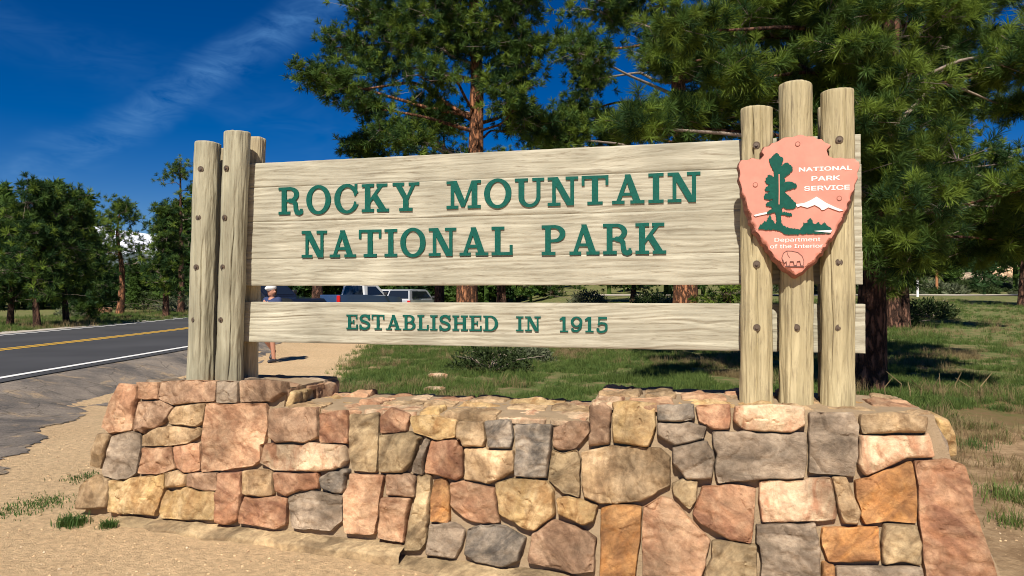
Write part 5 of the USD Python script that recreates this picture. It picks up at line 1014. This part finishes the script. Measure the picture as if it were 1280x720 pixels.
# faces local +x; left is +y
J = {'pel': ((0, 0, .93), .13), 'hipL': ((0, .09, .90), .095), 'hipR': ((0, -.09, .90), .095), 'kneeL': ((.10, .09, .50), .06), 'kneeR': ((.14, -.09, .53), .06), 'ankL': ((.06, .09, .09), .04), 'ankR': ((-.10, -.09, .27), .04),
     'waist': ((.0, 0, 1.08), .125), 'chest': ((.02, 0, 1.28), .145), 'shL': ((.01, .17, 1.40), .065), 'shR': ((.01, -.17, 1.40), .065), 'neck': ((.03, 0, 1.48), .055), 'head0': ((.05, 0, 1.58), .085), 'head1': ((.035, 0, 1.655), .095), 'chin': ((.085, 0, 1.545), .05),
     'elL': ((.06, .25, 1.13), .045), 'wrL': ((.25, .12, 1.30), .03), 'elR': ((-.12, -.24, 1.13), .045), 'wrR': ((-.05, -.26, .89), .03), 'nose': ((.145, 0, 1.60), .016), 'browL': ((.118, .03, 1.635), .02), 'browR': ((.118, -.03, 1.635), .02), 'earL': ((.03, .095, 1.60), .022), 'earR': ((.03, -.095, 1.60), .022), 'lip': ((.128, 0, 1.562), .018)}
for s_, (w, fw, up, th_) in {'L': ((.25, .12, 1.30), (.55, -.6, .58), (0, .7, .7), (.3, .1, .95)), 'R': ((-.05, -.26, .89), (.15, .0, -.99), (1, 0, 0), (.8, .35, -.5))}.items():
    w, fw, up = (np.array(a, float) for a in (w, fw, up)); fw /= np.linalg.norm(fw); up -= fw * (up @ fw); up /= np.linalg.norm(up); nn_ = np.cross(fw, up)
    J['palm' + s_] = (tuple(w + fw * .06), .03); J['thA' + s_] = (tuple(w + fw * .035 + up * .03), .013); J['thB' + s_] = (tuple(w + fw * .075 + up * .055 + nn_ * .01), .010)
    for q_ in range(4):
        bq = w + fw * .085 + up * (.027 - .018 * q_); lq = (.07, .078, .072, .056)[q_]
        J[f'f{q_}a{s_}'] = (tuple(bq), .010); J[f'f{q_}b{s_}'] = (tuple(bq + fw * lq * .55 + nn_ * .012), .009); J[f'f{q_}c{s_}'] = (tuple(bq + fw * lq * .85 + nn_ * .035), .008)
bones = [('pel', 'hipL'), ('pel', 'hipR'), ('hipL', 'kneeL'), ('hipR', 'kneeR'), ('kneeL', 'ankL'), ('kneeR', 'ankR'), ('pel', 'waist'), ('waist', 'chest'), ('chest', 'shL'), ('chest', 'shR'), ('chest', 'neck'), ('neck', 'head0'), ('head0', 'head1'), ('head0', 'chin'), ('shL', 'elL'), ('elL', 'wrL'), ('shR', 'elR'), ('elR', 'wrR'), ('head0', 'nose'), ('head1', 'browL'), ('head1', 'browR'), ('head0', 'earL'), ('head0', 'earR'), ('chin', 'lip'), ('nose', 'browL'), ('nose', 'browR')]
for s_ in 'LR':
    bones += [('wr' + s_, 'palm' + s_), ('wr' + s_, 'thA' + s_), ('thA' + s_, 'thB' + s_)] + [b_ for q_ in range(4) for b_ in (('palm' + s_, f'f{q_}a{s_}'), (f'f{q_}a{s_}', f'f{q_}b{s_}'), (f'f{q_}b{s_}', f'f{q_}c{s_}'))]
obj('body', body(bones, J, .016, 6), skin, who, smooth=True)
grow = lambda keys, d: {k: (J[k][0], J[k][1] + d) for k in keys}
obj('jacket', body([('pel', 'waist'), ('waist', 'chest'), ('chest', 'shL'), ('chest', 'shR'), ('shL', 'elL'), ('elL', 'cfL'), ('shR', 'elR'), ('elR', 'cfR')], {**grow(['pel', 'waist', 'chest', 'shL', 'shR', 'elL', 'elR'], .025), 'cfL': ((.205, .15, 1.265), .045), 'cfR': ((-.055, -.257, .93), .045)}), jacket, who, smooth=True)
obj('jacket_stripe', body([('a', 'b')], {'a': ((.01, -.225, 1.42), .03), 'b': ((-.10, -.272, 1.18), .03)}, .02, 3), stripe, who, smooth=True)
obj('shorts', body([('pel', 'hipL'), ('pel', 'hipR'), ('hipL', 'kL'), ('hipR', 'kR')], {**grow(['pel', 'hipL', 'hipR'], .028), 'kL': ((.085, .09, .56), .088), 'kR': ((.125, -.09, .60), .088)}), shorts, who, smooth=True)
obj('cap', body([('a', 'b'), ('b', 'c')], {'a': ((.02, 0, 1.70), .098), 'b': ((.06, 0, 1.69), .095), 'c': ((.20, 0, 1.675), .035)}, .02, 4), cap_white, who, smooth=True)
obj('hair', body([('a', 'b')], {'a': ((-.005, 0, 1.64), .095), 'b': ((-.02, 0, 1.57), .075)}, .03, 3), hair, who, smooth=True)
obj('eye', body([('a', 'a')], {'a': ((.128, .032, 1.617), .009)}, .006, 1), plaque_dark, who); obj('eye', body([('a', 'a')], {'a': ((.128, -.032, 1.617), .009)}, .006, 1), plaque_dark, who)
obj('shoe', body([('a', 'b'), ('b', 'c')], {'a': ((.03, .09, .052), .050), 'b': ((.13, .09, .047), .045), 'c': ((.21, .09, .042), .038)}, .02, 3), shoe, who, smooth=True)
obj('shoe', body([('a', 'b'), ('b', 'c')], {'a': ((-.135, -.09, .24), .050), 'b': ((-.08, -.09, .16), .045), 'c': ((-.03, -.09, .10), .038)}, .02, 3), shoe, who, smooth=True)
